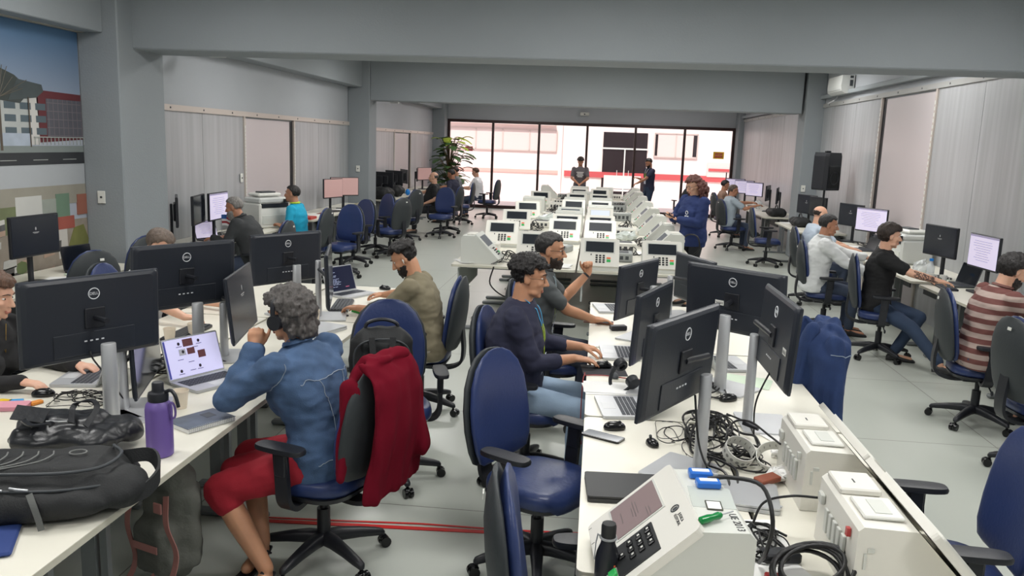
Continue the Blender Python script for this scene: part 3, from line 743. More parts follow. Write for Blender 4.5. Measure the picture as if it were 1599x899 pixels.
# ------------------------------------------------------------------ laptops
KEYM = mat('laptop_keys', (52, 56, 64), .5)
def laptop(x, y, yaw, label, kind='off', ang=105, col=STEEL, keys=KEYM, z=.741, group=None):
    """user sits at local -Y; screen rises from the +Y edge"""
    t = thing('laptop', label, 'laptop', (x, y, z), R(yaw), group)
    W, Dp = .34, .235
    MB().prism(rrect(-W / 2, -Dp / 2, W / 2, Dp / 2, .012), 'z', .001, .016).build('base', col, t)
    k = MB()
    for r_ in range(5):
        for c_ in range(13): k.box((-.135 + c_ * .0225, .075 - r_ * .0215, .0168), (.0185, .0175, .0024))
    k.build('keyboard', keys, t)
    MB().box((0, -.068, .0162), (.1, .062, .0008)).build('touchpad', mat('touchpad_grey', (196, 198, 200), .35), t)
    if kind == 'closed':
        MB().prism(rrect(-W / 2, -Dp / 2, W / 2, Dp / 2, .012), 'z', .0185, .026).build('lid', col, t); return t
    M = Matrix.Translation((0, Dp / 2 - .004, .014)) @ Matrix.Rotation(R(90 - ang), 4, 'X')
    M = Matrix.Translation((0, Dp / 2 - .004, .014)) @ Matrix.Rotation(-R(ang - 90), 4, 'X')
    MB().prism(rrect(-W / 2, 0, W / 2, .225, .01), 'y', .0, .007, M=M).build('lid', col, t)
    s = MB().box((0, -.001, .114), (W - .014, .001, .205), M=M)
    so_ = s.build('screen', {'off': SCR_OFF, 'on': SCR_ON, 'call': mat('call_screen', (190, 188, 222), .25, emit=.7), 'code': mat('code_screen', (24, 28, 52), .2, emit=.25)}[kind], t)
    M2 = M @ Matrix.Translation((0, -.0022, .114))
    if kind == 'call':
        rnd = random.Random(3)
        a, b, c = MB(), MB(), MB()
        a.box((-.02, 0, .075), (.06, .001, .04), M=M2); a.box((-.01, 0, .028), (.045, .001, .034), M=M2); a.box((.05, 0, .002), (.045, .001, .04), M=M2)
        c.box((-.062, 0, .028), (.04, .001, .034), M=M2)
        for px, pz in ((-.075, .075), (.045, .075), (-.09, -.07), (.025, -.06), (-.058, .03)):
            b.ell((px, -.0008, pz), (.008, .0006, .009), 10, 7, M=M2); 
            b.box((px, 0, pz - .016), (.034, .0006, .003), M=M2)
        for px, pz in ((-.08, -.01), (-.02, -.03), (-.02, -.075), (.02, .045)): b.box((px, 0, pz), (.034, .0006, .003), M=M2)
        a.build('call_tile', mat('tile_dark_red', (92, 52, 56), .5, emit=.3), so_); b.build('call_icons', mat('icon_dark', (44, 34, 48), .5, emit=.1), so_); c.build('call_tile', mat('tile_grey', (160, 160, 170), .5, emit=.4), so_)
        MB().box((-.158, 0, 0), (.01, .0008, .2), M=M2).build('side_bar', mat('call_blue', (60, 66, 150), .4, emit=.4), so_)
    if kind == 'code':
        rnd = random.Random(8); a = MB()
        for k_ in range(17):
            xx = -.15; zz = .085 - k_ * .0095
            for j in range(rnd.randint(1, 5)):
                L = rnd.uniform(.01, .035)
                if xx + L > .12: break
                a.box((xx + L / 2, 0, zz), (L, .0006, .0035), M=M2); xx += L + .006
        a.build('code_lines', mat('code_text', (150, 160, 190), .5, emit=.5), so_)
        MB().box((.07, 0, -.075), (.04, .0006, .005), M=M2).build('pink_line', mat('pink_code', (190, 90, 120), .5, emit=.5), so_)
    if kind == 'on': doc(so_, M2, .3, .2)
    return t
laptop(-1.98, 4.02, 62, 'silver laptop showing a video call in front of the person in the denim jacket', 'call', 108)
laptop(-2.0, 6.62, 62, 'silver laptop showing program code on a dark screen on the left island', 'code', 108)
laptop(-1.83, 5.28, 70, 'closed grey laptop on the left island behind the person with the headphones', 'closed')
laptop(-2.64, 3.95, -78, 'silver laptop under the hands of the person in black', 'on', 112)
laptop(-4.62, 7.05, 78, 'black laptop with a dark screen beside the mural monitor', 'off', 100, BLACK)
laptop(-4.65, 9.62, 68, 'open laptop with a lavender screen behind the hair of the hidden person', 'on', 105, BLACK)
laptop(-4.72, 10.85, 88, 'grey laptop beyond the bearded person', 'off', 110, DGREY)
laptop(.185, 4.04, -82, 'silver laptop partly hidden by the nearest large monitor of the centre island', 'on', 110)
laptop(.20, 5.16, -86, 'silver laptop under the hand of the person in the navy sweater', 'on', 110)
laptop(.16, 6.62, -80, 'thin silver laptop beside the hand of the person in the grey polo shirt', 'on', 110)
laptop(.19, 3.02, 4, 'closed black laptop on the centre desk beside the nearest voting machine', 'closed', col=mat('matte_black_laptop', (40, 41, 43), .5))
laptop(.58, 3.04, -8, 'closed silver laptop behind the nearest voting machine', 'closed')
laptop(.86, 5.05, 100, 'silver laptop behind the wide monitor with the barcode sticker', 'off', 110)
laptop(3.78, 7.5, -88, 'open black laptop in front of the person in the striped shirt', 'off', 112, DGREY)
laptop(3.8, 8.95, -80, 'open dark grey laptop between the dark and lit monitors behind the striped shirt', 'off', 108, DGREY)
laptop(3.75, 11.9, -85, 'grey laptop hidden behind the person in the white shirt', 'off', 112, DGREY)

# ------------------------------------------------------------------ small things
def mouse(x, y, yaw, label, z=.741, m=BLACKG, k=1):
    t = thing('computer_mouse', label, 'mouse', (x, y, z), R(yaw))
    rs = []
    for zz, s in ((.002, .9), (.006, 1), (.016, .98), (.026, .85), (.034, .6), (.038, .25)): rs.append([(a * k, b * k + .004 * s, zz * k) for a, b, _ in sup(.031 * s, .054 * s, 20, 2.3)])
    MB().rings(rs).build('body', m, t, 60); MB().cyl((-.004, .028, .033), (.004, .028, .033), .008, n=10).build('scroll_wheel', DGREY, t)
    return t
mouse(-2.66, 3.63, -70, 'black mouse under the hand of the person in black'); mouse(-1.8, 6.95, 75, 'black mouse beside the laptop with program code')
mouse(.14, 3.72, -75, 'black mouse in front of the laptop hidden by the nearest monitor'); mouse(.31, 3.54, 20, 'small round black mouse next to the silver stand base', k=.8)
mouse(.09, 4.80, -85, 'black mouse on the mousepad under the hand of the person in navy', z=.745); mouse(.76, 4.3, 120, 'black mouse among the cables between the silver poles')
mouse(.16, 4.60, 10, 'small dark grey mouse on the edge of the mousepad beside the headphones', m=DGREY, k=.75)
mouse(3.72, 8.15, -80, 'black mouse under the tattooed person\'s hand')
mouse(4.0, 6.2, -60, 'grey mouse on the right wall desk in front of the striped shirt', m=DGREY)
def keyboard(x, y, yaw, label, z=.741):
    t = thing('keyboard', label, 'keyboard', (x, y, z), R(yaw))
    MB().box((0, 0, .011), (.44, .14, .02), bev=.005).build('case', BLACK, t)
    k = MB()
    for r_ in range(5):
        for c_ in range(21): k.box((-.2 + c_ * .02, .048 - r_ * .024, .023), (.017, .02, .006))
    k.build('keys', DGREY, t)
keyboard(-1.93, 6.12, 100, 'black keyboard beside the laptop with program code'); keyboard(3.62, 8.75, -95, 'black keyboard in front of the person with the tattooed arm')
keyboard(-4.6, 9.95, 92, 'keyboard on the desk of the bearded person'); keyboard(3.6, 13.0 - .6, -90, 'black keyboard in front of the bald person'); keyboard(-2.62, 5.0, -90, 'black keyboard standing across the left island beneath the second monitor')
def phone(x, y, yaw, label, z=.741, m=BLACKG, w_=.075, l=.155):
    t = thing('mobile_phone', label, 'mobile phone', (x, y, z), R(yaw))
    MB().prism(rrect(-w_ / 2, -l / 2, w_ / 2, l / 2, .012), 'z', .001, .009).build('case', m, t)
    MB().prism(rrect(-w_ / 2 + .004, -l / 2 + .004, w_ / 2 - .004, l / 2 - .004, .01), 'z', .009, .0098).build('screen', mat('phone_glass', (70, 78, 88), .08), t)
phone(-1.86, 5.80, 70, 'black phone lying on the left desk beside the green eraser'); phone(.09, 3.60, 62, 'black phone standing on a small holder in front of the mouse', w_=.08, l=.19)
phone(.07, 6.08, 82, 'copper coloured phone on the centre desk', m=mat('copper', (190, 128, 108), .35, .4), w_=.09, l=.22)
phone(3.62, 9.8, -70, 'phone on the desk beside the white mug')
tag(MB().prism(rrect(-.02, -.05, .02, .05, .01), 'z', .001, .02).build('eraser', mat('green_rubber', (40, 150, 60), .6), loc=(-1.76, 5.95, .74)), 'bright green eraser on the left desk', 'eraser').rotation_euler = (0, 0, .9)
tag(MB().prism(rrect(-.13, -.11, .13, .11, .01), 'z', .0005, .003).build('mousepad', mat('dark_cloth_pad', (50, 50, 54), .9), loc=(.10, 4.74, .74)), 'dark square mousepad in front of the person in navy', 'mousepad').rotation_euler = (0, 0, .1)
CUPM = mat('cream_paper_cup', (226, 214, 196), .7)
def cup(x, y, label, h=.085, r=.038, m=CUPM):
    mb = MB(); mb.lathe([(r * .72, .001), (r * .98, h), (r * 1.04, h + .001), (r * 1.0, h + .005), (r * .92, h), (r * .68, .008)], 20)
    tag(mb.build('paper_cup', m, loc=(x, y, .74), smooth=40), label, 'cup')
cup(-1.93, 3.60, 'cream paper cup between the purple bottle and the laptop'); cup(-2.62, 4.78, 'cream paper cup left of the pair under the second monitor'); cup(-2.55, 4.95, 'cream paper cup right of the pair under the second monitor')
cup(-1.95, 5.55, 'cream paper cup behind the grey hair of the person in denim')
def mug(x, y, label):
    t = thing('mug', label, 'mug', (x, y, .74))
    MB().lathe([(.036, .001), (.038, .09), (.034, .09), (.032, .01)], 20).build('body', WHITE, t, 40)
    MB().tube([(.036, 0, .075), (.06, 0, .07), (.064, 0, .045), (.056, 0, .025), (.036, 0, .02)], .005).build('handle', WHITE, t, 40)
    MB().torus((0, 0, 0), .016, .004, 16, 6, M=Matrix.Translation((-.036, -.014, .045)) @ Matrix.Rotation(R(20), 4, 'Z') @ Matrix.Rotation(PI / 2, 4, 'Y')).build('green_mark', mat('dark_green_print', (28, 84, 52), .5), t)
mug(3.5, 10.35, 'white mug with a dark green mark beside the person in the white shirt'); mug(3.72, 9.05, 'white mug with a green recycling mark, right one of the pair under the blue plastic'); mug(3.62, 9.12, 'white mug with a green mark, left one of the pair under the blue plastic')
# purple bottle
t = thing('water_bottle', 'purple water bottle with a black lid and purple carabiner on the left desk', 'bottle', (-1.72, 3.03, .74)); t.scale = (1.04, 1.04, 1.07)
PUR = mat('purple_powder_coat', (106, 84, 154), .42, bump=.05, bscale=300)
MB().lathe([(.045, .001), (.05, .006), (.051, .03), (.051, .185), (.047, .205), (.036, .218), (.036, .222)], 32).build('body', PUR, t, 40)
l = MB().lathe([(.038, .218), (.039, .24), (.036, .25), (.024, .254), (.022, .262), (.022, .285), (.019, .29), (.001, .29)], 28).build('lid', BLACK, t, 40)
MB().tube(bez([(.03, .0, .252), (.055, -.005, .262), (.075, -.01, .245), (.085, -.012, .215), (.088, -.012, .2)], 16), .007).build('lid_strap', BLACK, l, 40)
MB().tube([(.062 + .012 * math.cos(a), -.01 - .004 * math.sin(a), .185 + .032 * math.sin(a)) for a in [2 * PI * k / 20 for k in range(20)]], .0045, closed=True).build('carabiner', PUR, t, 40)
# black bottle near the bottom edge
t = thing('black_bottle', 'matt black bottle with a grey rubber collar cut by the bottom edge', 'bottle', (.09, 2.29, .74))
MB().lathe([(.033, .001), (.036, .006), (.036, .10), (.033, .12), (.022, .15), (.0205, .165)], 28).build('body', BLACK, t, 40)
MB().lathe([(.022, .17), (.0225, .205), (.02, .213), (.01, .216)], 24).build('cap', mat('soft_black_cap', (34, 35, 36), .6), t, 40)
cl = MB().torus((0, 0, .168), .0225, .004, 28, 8).build('collar', mat('grey_rubber', (150, 152, 154), .6), t, 40)
MB().strip([(-.024, 0, .17), (-.031, -.002, .178), (-.036, -.004, .15), (-.038, -.006, .1)], .01, .003, (0, 1, 0)).build('strap', mat('grey_rubber', (1, 1, 1)), cl)
# notebook
t = thing('notebook', 'spiral notebook with a dark blue cover lying beside the purple bottle', 'notebook', (-1.74, 3.42, .741), R(-30))
MB().box((0, 0, .010), (.17, .24, .018)).build('pages', PAPER, t)
MB().box((0, 0, .0202), (.175, .245, .0016)).build('cover', mat('notebook_blue', (84, 94, 112), .3, var=.75, vscale=14), t)
MB().box((-.02, .05, .0214), (.06, .05, .0006)).build('cover_label', mat('notebook_label', (44, 52, 66), .4), t)
w_ = MB()
for k in range(26): w_.torus((.089, -.115 + k * .0092, .008), .008, .0011, 10, 5, M=Matrix.Identity(4)) if 0 else w_.tube([(.084 + .009 * math.cos(a), -.115 + k * .0092, .011 + .012 * math.sin(a)) for a in [2 * PI * j / 8 for j in range(8)]], .0014, 5, closed=True)
w_.build('spiral_wire', STEEL, t)
# papers
def papers(x, y, yaw, label, n=3, s=(.21, .297), z=.741, m=PAPER, seed=0, name='paper_sheets'):
    rnd = random.Random(seed + int(x * 100)); mb = MB()
    for k in range(n): mb.box((rnd.uniform(-.015, .015), rnd.uniform(-.015, .015), .001 + k * .0012), (s[0], s[1], .0008), rz=rnd.uniform(-.15, .15))
    o = mb.build(name, m, loc=(x, y, z)); o.rotation_euler = (0, 0, R(yaw)); return tag(o, label, 'papers')
papers(.14, 4.38, 95, 'white sheets under the laptop beside the headphones'); papers(.98, 3.72, 20, 'white sheets behind the sideways monitor on the centre desk'); papers(.9, 4.7, 70, 'pale green sheets beneath the wide monitor', m=mat('green_paper', (206, 222, 200), .7))
papers(-2.82, 3.35, 20, 'crumpled white sheets at the left edge below the mouse'); papers(-4.55, 6.85, 60, 'white and green sheets on the desk under the mural', m=mat('green_paper', (1, 1, 1)), n=5); papers(-4.6, 6.55, 20, 'white sheets hanging over the desk edge under the mural')
papers(-4.5, 9.8, 70, 'bright sheets under the hand of the bearded person', n=5); papers(-4.6, 16.0, 80, 'thick stack of beige files before the second left pillar', n=14, m=mat('beige_files', (214, 202, 168), .8)); papers(-4.65, 15.3, 95, 'white file spread on the left wall desk', n=6)
papers(.6, 2.5, 15, 'white sheets under the coil of black cable'); papers(3.65, 6.0, 30, 'white sheets at the right edge beside the striped person', n=3); papers(3.75, 9.35, 60, 'sheets with green print under the keyboard of the person in black', n=4, m=mat('green_paper', (1, 1, 1)))
papers(.56, 2.42 + .3, 100, 'single white sheet between the blue plug and the voting machine', n=1)
tag(MB().prism(rrect(-.12, -.05, .12, .05, .02), 'z', .001, .02).build('pencil_case', mat('pink_fabric', (216, 150, 165), .8), loc=(-2.72, 3.42, .741)), 'long pink pouch by the mouse of the person in black', 'pouch').rotation_euler = (0, 0, .3)
sw = MB(); rnd = random.Random(2)
for k, c in enumerate(((236, 196, 40), (70, 160, 220), (230, 236, 236), (236, 150, 60))):
    o = MB().prism(rrect(-.03, -.018, .03, .018, .008), 'z', .001, .012).build('candy_packet', mat('packet_%d' % k, c, .35), loc=(-2.76 + k * .05, 3.50 + .012 * (k % 2), .742)); tag(o, ['yellow', 'blue', 'white', 'orange'][k] + ' sweet wrapper beside the pink pouch', 'packet', 'sweet wrappers'); o.rotation_euler = (0, 0, .4 * k)
# headphones on desk
def headphones(M, label, name='headphones', r=.085, flat=True):
    t = thing(name, label, 'headphones'); 
    a = MB(); a.strip([M @ V((r * math.cos(R(q)), 0, r * math.sin(R(q)) * 1.05)) for q in range(-5, 186, 10)], .022, .008, [M.to_3x3() @ V((0, 1, 0))] * 20); a.build('headband', BLACK, t, 40)
    for s in (-1, 1):
        c = MB(); c.cyl((s * (r - .022), 0, -.03), (s * (r + .008), 0, -.03), .036, n=22, M=M); c.torus((0, 0, 0), .026, .011, 22, 8, M=M @ Matrix.Translation((s * (r - .026), 0, -.03)) @ Matrix.Rotation(PI / 2, 4, 'Y')); c.build('ear_cup', BLACK, t, 40)
    return t
# ------------------------------------------------------------------ tables of the voting machines
URN = mat('pale_grey_plastic', (206, 208, 202), .45); URNW = mat('warm_white_plastic', (226, 224, 216), .4)
KEYD = mat('keypad_black', (34, 36, 38), .5); ORNG = mat('orange_key', (236, 104, 60), .4); GRNK = mat('green_key', (50, 176, 88), .4)
TN = ['nearest the camera', 'second from the camera', 'third from the camera', 'fourth from the camera', 'fifth from the camera', 'sixth from the camera', 'farthest']
for k in range(7):
    y0 = 8.65 + k * 1.82
    for a, b, s in ((-1.52, -.18, 'left'), (-.16, 1.2, 'right')):
        desk(a, b, y0, y0 + 1.8, 'pale table of the voting machines, %s row, %s half' % (TN[k], s), 'tables of the voting machines', panel=-.46 if k == 0 else 0.0, pm=mat('pale_grey_panel', (172, 176, 174), .5))
def urn_body(H=.30, W=.42, FL=.05):
    # profile in (y, z), front is -Y
    return [(-.21, 0), (-.215, FL), (.03, H), (.17, H), (.19, H - .02), (.19, 0)]
def make_urn(kind):
    t = thing('voting_machine', 'x', 'voting machine')
    W, H, FL = .42, .30, .05
    if kind == 'near': W, H, FL = .46, .26, .04
    pr = urn_body(H, W, FL)
    m = MB(); m.prism(pr, 'x', -W / 2 + .004, W / 2 - .004); body = m.build('body', URN, t)
    L = math.hypot(.245, H - FL); ang = math.atan2(H - FL, .245)
    M = Matrix.Translation((0, -.215, FL)) @ Matrix.Rotation(ang, 4, 'X')   # panel plane: x across, y up the slope, z out
    pn = MB().prism(rrect(-W / 2, -.01, W / 2, L + .012, .02), 'z', -.012, .014, M=M).build('front_panel', URNW if kind != 'grey' else URN, t)
    if kind == 'near':
        # screen on the left, keypad on the right
        MB().box((-.105, L / 2 + .01, .0145), (.21, .19, .004), M=M).build('screen_bezel', URN, pn)
        s = MB().box((-.105, L / 2 + .01, .0172), (.195, .175, .002), M=M).build('screen', mat('brownish_lcd', (136, 118, 118), .25, emit=.12), pn)
        tl = MB()
        for a, b, c in ((-.15, .16, .08), (-.15, .15, .1), (-.14, .14, .06), (-.08, .2, .05), (-.08, .19, .06), (-.15, .1, .07)): tl.box((a + .04, b + .02, .0184), (c, .003, .0004), M=M)
        tl.build('lcd_text', mat('lcd_text', (104, 92, 92), .5), s)
        kp = MB().box((.11, L / 2 - .03, .015), (.165, .15, .006), M=M, bev=.002).build('keypad', KEYD, pn)
        kk = MB(); dg = MB()
        for r_ in range(4):
            for c_ in range(3):
                if r_ == 3 and c_ != 1: continue
                kk.box((.062 + c_ * .036, L / 2 + .025 - r_ * .034, .0205), (.026, .022, .008), M=M, bev=.003); dg.box((.062 + c_ * .036, L / 2 + .028 - r_ * .034, .0248), (.008, .008, .0006), M=M)
        kk.build('keys', BLACKG, kp); dg.build('key_digits', WHITE, kp)
        for m_, xx, n_ in ((WHITE, .062, 'white_key'), (ORNG, .10, 'orange_key'), (GRNK, .15, 'green_key')): MB().box((xx + .004, L / 2 - .12, .021), (.034, .028, .012), M=M, bev=.003).build(n_, m_, kp)
        TM = M @ Matrix.Translation((.15, L - .045, .0146))
        lg = MB().torus((0, 0, 0), .014, .0022, 20, 5, M=M @ Matrix.Translation((.03 + .02, L - .055 + .02, .0146))); lg.ell((.05, L - .035, .0146), (.008, .010, .0008), 10, 5, M=M); lg.build('crest', DGREY, pn)
        text_obj('lettering', 'JUSTICA\nELEITORAL', .014, M @ Matrix.Translation((.115, L - .036, .0146)), mat('print_black', (40, 40, 44), .6), pn)
        for k in range(9): MB().box((-.2 + k * .05, -.002, .0146), (.002, .012, .0006), M=M).build('ruler_mark', DGREY, pn) if k % 2 == 0 else None
        text_obj('top_lettering', 'UE 2013', .032, Matrix.Translation((.158, .150, H + .0008)), mat('print_black', (1, 1, 1)), body)
        return t
    LCD = mat('dull_dark_lcd', (28, 34, 42), .45, spec=.25)
    sm = {'tall': LCD, 'grey': mat('greyish_lcd', (70, 80, 90), .4, spec=.3), 'lit': mat('pale_lcd', (196, 204, 216), .3, emit=.4), 'tallb': LCD}[kind]
    MB().box((0, L * .70, .0150), (.33, L * .46, .004), M=M).build('screen_bezel', URN, pn)
    s = MB().box((0, L * .70, .0172), (.30, L * .40, .002), M=M).build('screen', sm, pn)
    kk = MB()
    for r_ in range(4):
        for c_ in range(3): kk.box((-.03 + c_ * .038, L * .37 - r_ * .029, .017), (.024, .018, .008), M=M, bev=.002)
    kk.build('keys', KEYD, pn)
    MB().box((.098, L * .37 - .03, .017), (.042, .018, .008), M=M, bev=.002).build('orange_key', ORNG, pn)
    MB().box((.098, L * .37 - .066, .017), (.042, .032, .008), M=M, bev=.002).build('green_key', GRNK, pn)
    MB().box((-.09, L * .40, .0146), (.012, .02, .0006), M=M).build('crest', DGREY, pn)
    # rear: door, handle recess, vents
    r_ = MB(); r_.box((0, .193, .15), (.30, .008, .2)); r_.box((.13, .198, .22), (.06, .008, .03)); r_.build('rear_door', URNW, body)
    g = MB()
    for k in range(6): g.box((-.08 + k * .012, .198, .1), (.006, .004, .08))
    g.build('vent_slots', DGREY, body)
    h = MB(); h.box((0, .1, H + .005), (.2, .09, .012), bev=.004); h.build('carry_handle', URNW, body)
    return t
UR = {}
def urn(kind, x, y, yaw, label, group='white voting machines on the tables', z=.741):
    if kind not in UR:
        t = make_urn(kind); UR[kind] = freeze(t); t.location = (x, y, z); t.rotation_euler = (0, 0, R(yaw)); return tag(t, label, 'voting machine', group)
    return copy_tree(UR[kind], (x, y, z), R(yaw), label, group, 'voting machine')
urn('near', .285, 2.40, -84, 'grey voting machine marked UE 2013 with a green screwdriver on top, nearest the camera', None)
urn('tall', .07, 8.92, 0, 'voting machine facing the camera to the right of the person with glasses, front row'); urn('tall', .74, 8.95, 0, 'voting machine facing the camera just left of the standing person in navy, front row')
urn('tallb', -.66, 9.35, 2, 'voting machine whose dark screen peeks out above the curly hair, front row')
urn('grey', -1.24, 8.98, 88, 'voting machine seen in profile at the left front corner of the tables')
ROWY = [9.9, 11.35, 13.45, 15.3, 17.3, 19.2]
ROWN = ['second', 'third', 'fourth', 'fifth', 'sixth', 'last']
for i, y in enumerate([11.15, 11.95, 13.35, 15.2, 17.35, 19.4]):
    k1, k2 = ('tall', 'tall'), 0
    nm = ROWN[i]
    urn('tall' if i != 2 else 'grey', -.40, y, 0, 'voting machine facing the camera, left one of the middle pair, %s row from the camera' % nm)
    urn('lit' if i == 2 else 'tallb', .08, y, 0, ('voting machine with a lit pale screen, %s row from the camera' if i == 2 else 'voting machine facing the camera, right one of the middle pair, %s row from the camera') % nm)
for i, (y, a) in enumerate([(10.1, -88), (11.3, -92), (12.7, -90), (14.2, -88), (15.8, -90), (17.5, -92), (19.2, -90), (20.8, -88)]):
    urn('grey', .88, y, a, 'voting machine turned to the right side of the tables, %s from the camera' % ['first', 'second', 'third', 'fourth', 'fifth', 'sixth', 'seventh', 'last'][i])
for i, (y, a, k) in enumerate([(10.5, 2, 'tall'), (12.4, 4, 'tallb'), (14.3, 8, 'tall'), (15.9, 178, 'grey'), (17.6, 6, 'tall'), (20.6, 95, 'grey')]):
    urn(k, -1.18, y, a, 'voting machine in the left file of the tables, %s from the camera' % ['second', 'third', 'fourth', 'fifth', 'sixth', 'last'][i])
for i, (x, y, a) in enumerate([(-.4, 12.75, 180), (.1, 14.2, 180), (-.4, 16.1, 178), (.1, 16.2, 182), (-.3, 18.3, 180), (.2, 20.4, 180), (-.4, 20.5, 176)]):
    urn('grey', x, y, a, 'voting machine in the middle of the tables with its back to the camera, %s' % ['nearest', 'second nearest', 'third nearest', 'fourth nearest', 'fifth nearest', 'sixth nearest', 'farthest'][i])
for i, (x, y) in enumerate([(1.0, 3.17), (1.0, 2.55)]):
    t = thing('voting_machine', ['white voting machine seen from its rear corner, by the denim jacket, farther of the two', 'white voting machine seen from its rear corner at the lower right, nearer of the two'][i], 'voting machine', (x, y, .741), R(90), 'white voting machines facing away at the right')
    # local front (-Y) faces world +X
    pr = [(-.19, .0), (-.195, .015), (.01, .232), (.165, .236), (.18, .222), (.185, 0)]
    b = MB().prism(pr, 'x', -.205, .205).build('body', URNW, t)
    L = math.hypot(.22, .24); ang = math.atan2(.24, .22)
    M = Matrix.Translation((0, -.225, .0)) @ Matrix.Rotation(ang, 4, 'X')
    pn = MB().prism(rrect(-.30, .0, .30, L + .03, .02), 'z', -.002, .022, M=M).build('front_panel', URNW, t)
    MB().prism(rrect(-.25, .03, .25, L - .02, .02), 'z', .022, .03, M=M).build('panel_overlay', WHITE, pn)
    MB().box((-.075, .09, .242), (.15, .12, .012), bev=.004).build('printer_door', WHITE, b); MB().box((-.075, .085, .249), (.10, .05, .003), bev=.001).build('door_recess', URN, b)
    MB().box((.105, .105, .246), (.15, .13, .022), bev=.005).build('battery_cover', URNW, b); MB().box((.10, .11, .2576), (.03, .005, .0008)).build('slot_mark', DGREY, b)
    v = MB()
    for k in range(5): v.box((-.1 + k * .045, .188, .12), (.028, .01, .08), bev=.002)
    v.box((.15, .189, .17), (.045, .014, .035), bev=.003); v.build('rear_connectors', URN, b)
    MB().box((-.14, .189, .19), (.018, .012, .026)).build('rear_switch', mat('red_switch', (180, 60, 60), .4) if i else URN, b)
    lt = MB(); lt.box((-.207, .14, .165), (.006, .02, .012)); lt.box((-.207, .155, .13), (.006, .008, .05)); lt.build('side_latch', URN, b)
# things on the near machine
BL = mat('blue_usb_plastic', (40, 112, 206), .35)
for i, (x, y, z, a, l) in enumerate([(.40, 2.50, 1.002, 5, 'blue memory key with a white label on the nearest voting machine, right one'), (.385, 2.575, 1.002, 3, 'blue memory key with a white label on the nearest voting machine, far one'), (.70, 2.98, .742, -30, 'blue memory key lying on the desk right of the nearest voting machine')]):
    t = thing('memory_key', l, 'usb stick', (x, y, z), R(a), 'blue memory keys')
    MB().box((0, 0, .012), (.075, .045, .022), bev=.004).build('case', BL, t); MB().box((0, .0, .0235), (.055, .022, .001)).build('label_strip', PAPER, t); MB().box((.046, 0, .012), (.02, .012, .005)).build('connector', STEEL, t)
t = thing('screwdriver', 'green screwdriver lying on top of the nearest voting machine', 'screwdriver', (.375, 2.245, 1.003), R(38))
MB().lathe([(.006, -.045), (.011, -.04), (.012, -.01), (.009, .01), (.0115, .03), (.008, .04), (.004, .042)], 12, M=Matrix.Translation((0, 0, .013)) @ Matrix.Rotation(PI / 2, 4, 'Y')).build('handle', mat('green_clear_plastic', (10, 130, 62), .15), t, 40)
MB().cyl((.04, 0, .013), (.09, 0, .013), .0025, n=8).build('shaft', STEEL, t)
o = MB().prism(rrect(-.024, -.032, .024, .032, .003), 'z', 0, .002).build('memory_card', mat('card_dark', (60, 62, 50), .5), loc=(.40, 2.36, 1.002)); tag(o, 'small memory card with a white face beside the screwdriver', 'memory card'); MB().box((0, 0, .0023), (.04, .05, .0006)).build('card_label', PAPER, o)
o = MB().box((0, 0, .001), (.13, .15, .0015)).build('plastic_sleeve', mat('clear_sleeve', (215, 222, 218), .15, alpha=.6), loc=(.40, 2.42, 1.0005)); tag(o, 'clear plastic sleeve under the blue memory keys', 'plastic sleeve')
o = MB().box((0, 0, .012), (.05, .11, .022), bev=.003).build('brown_key', mat('brown_plastic', (140, 72, 48), .4), loc=(.735, 3.17, .76)); tag(o, 'brown plastic block lying among the cables', 'adapter'); o.rotation_euler = (0, .1, -.9)
# white perforated rings
for i, (x, y, r, tl, l) in enumerate([(.655, 3.40, .066, .25, 'curled white perforated band among the cables, left one'), (.80, 3.36, .068, -.3, 'curled white perforated band among the cables, right one')]):
    rr = MB(); n = 30
    rr.rings([[(q * math.cos(R(10 + 330 * k / n)), q * math.sin(R(10 + 330 * k / n)), z) for q, z in ((r, 0), (r, .05), (r - .003, .05), (r - .003, 0))] for k in range(n + 1)])
    o = rr.build('perforated_band', WHITE, loc=(x, y, .775), smooth=40); tag(o, l, 'band'); o.rotation_euler = (.5, tl, 0)
    dd = MB()
    for k in range(14):
        a = R(20 + 22 * k); dd.cyl(((r - .0032) * math.cos(a), (r - .0032) * math.sin(a), .025), ((r + .0006) * math.cos(a), (r + .0006) * math.sin(a), .025), .008, n=8)
    dd.build('perforation', mat('perforation_grey', (150, 150, 146), .6), o)
# crumpled papers
for i, (x, y, s, l) in enumerate([(.80, 3.24, .05, 'crumpled white paper beside the brown block'), (.86, 3.5, .04, 'crumpled white paper behind the white bands'), (.31, 2.13, .05, 'crumpled white paper at the side of the nearest voting machine')]):
    rnd = random.Random(i); mb = MB(); mb.ell((0, 0, s * .5), (s, s * .8, s * .5), 16, 10)
    me = mb.mesh('crumpled_paper')
    for v in me.vertices: v.co += V((noise.noise(v.co * 60), noise.noise(v.co * 50 + V((3, 1, 2))), noise.noise(v.co * 70))) * s * .45
    tag(link('crumpled_paper', me, PAPER, loc=(x, y, .743)), l, 'paper')

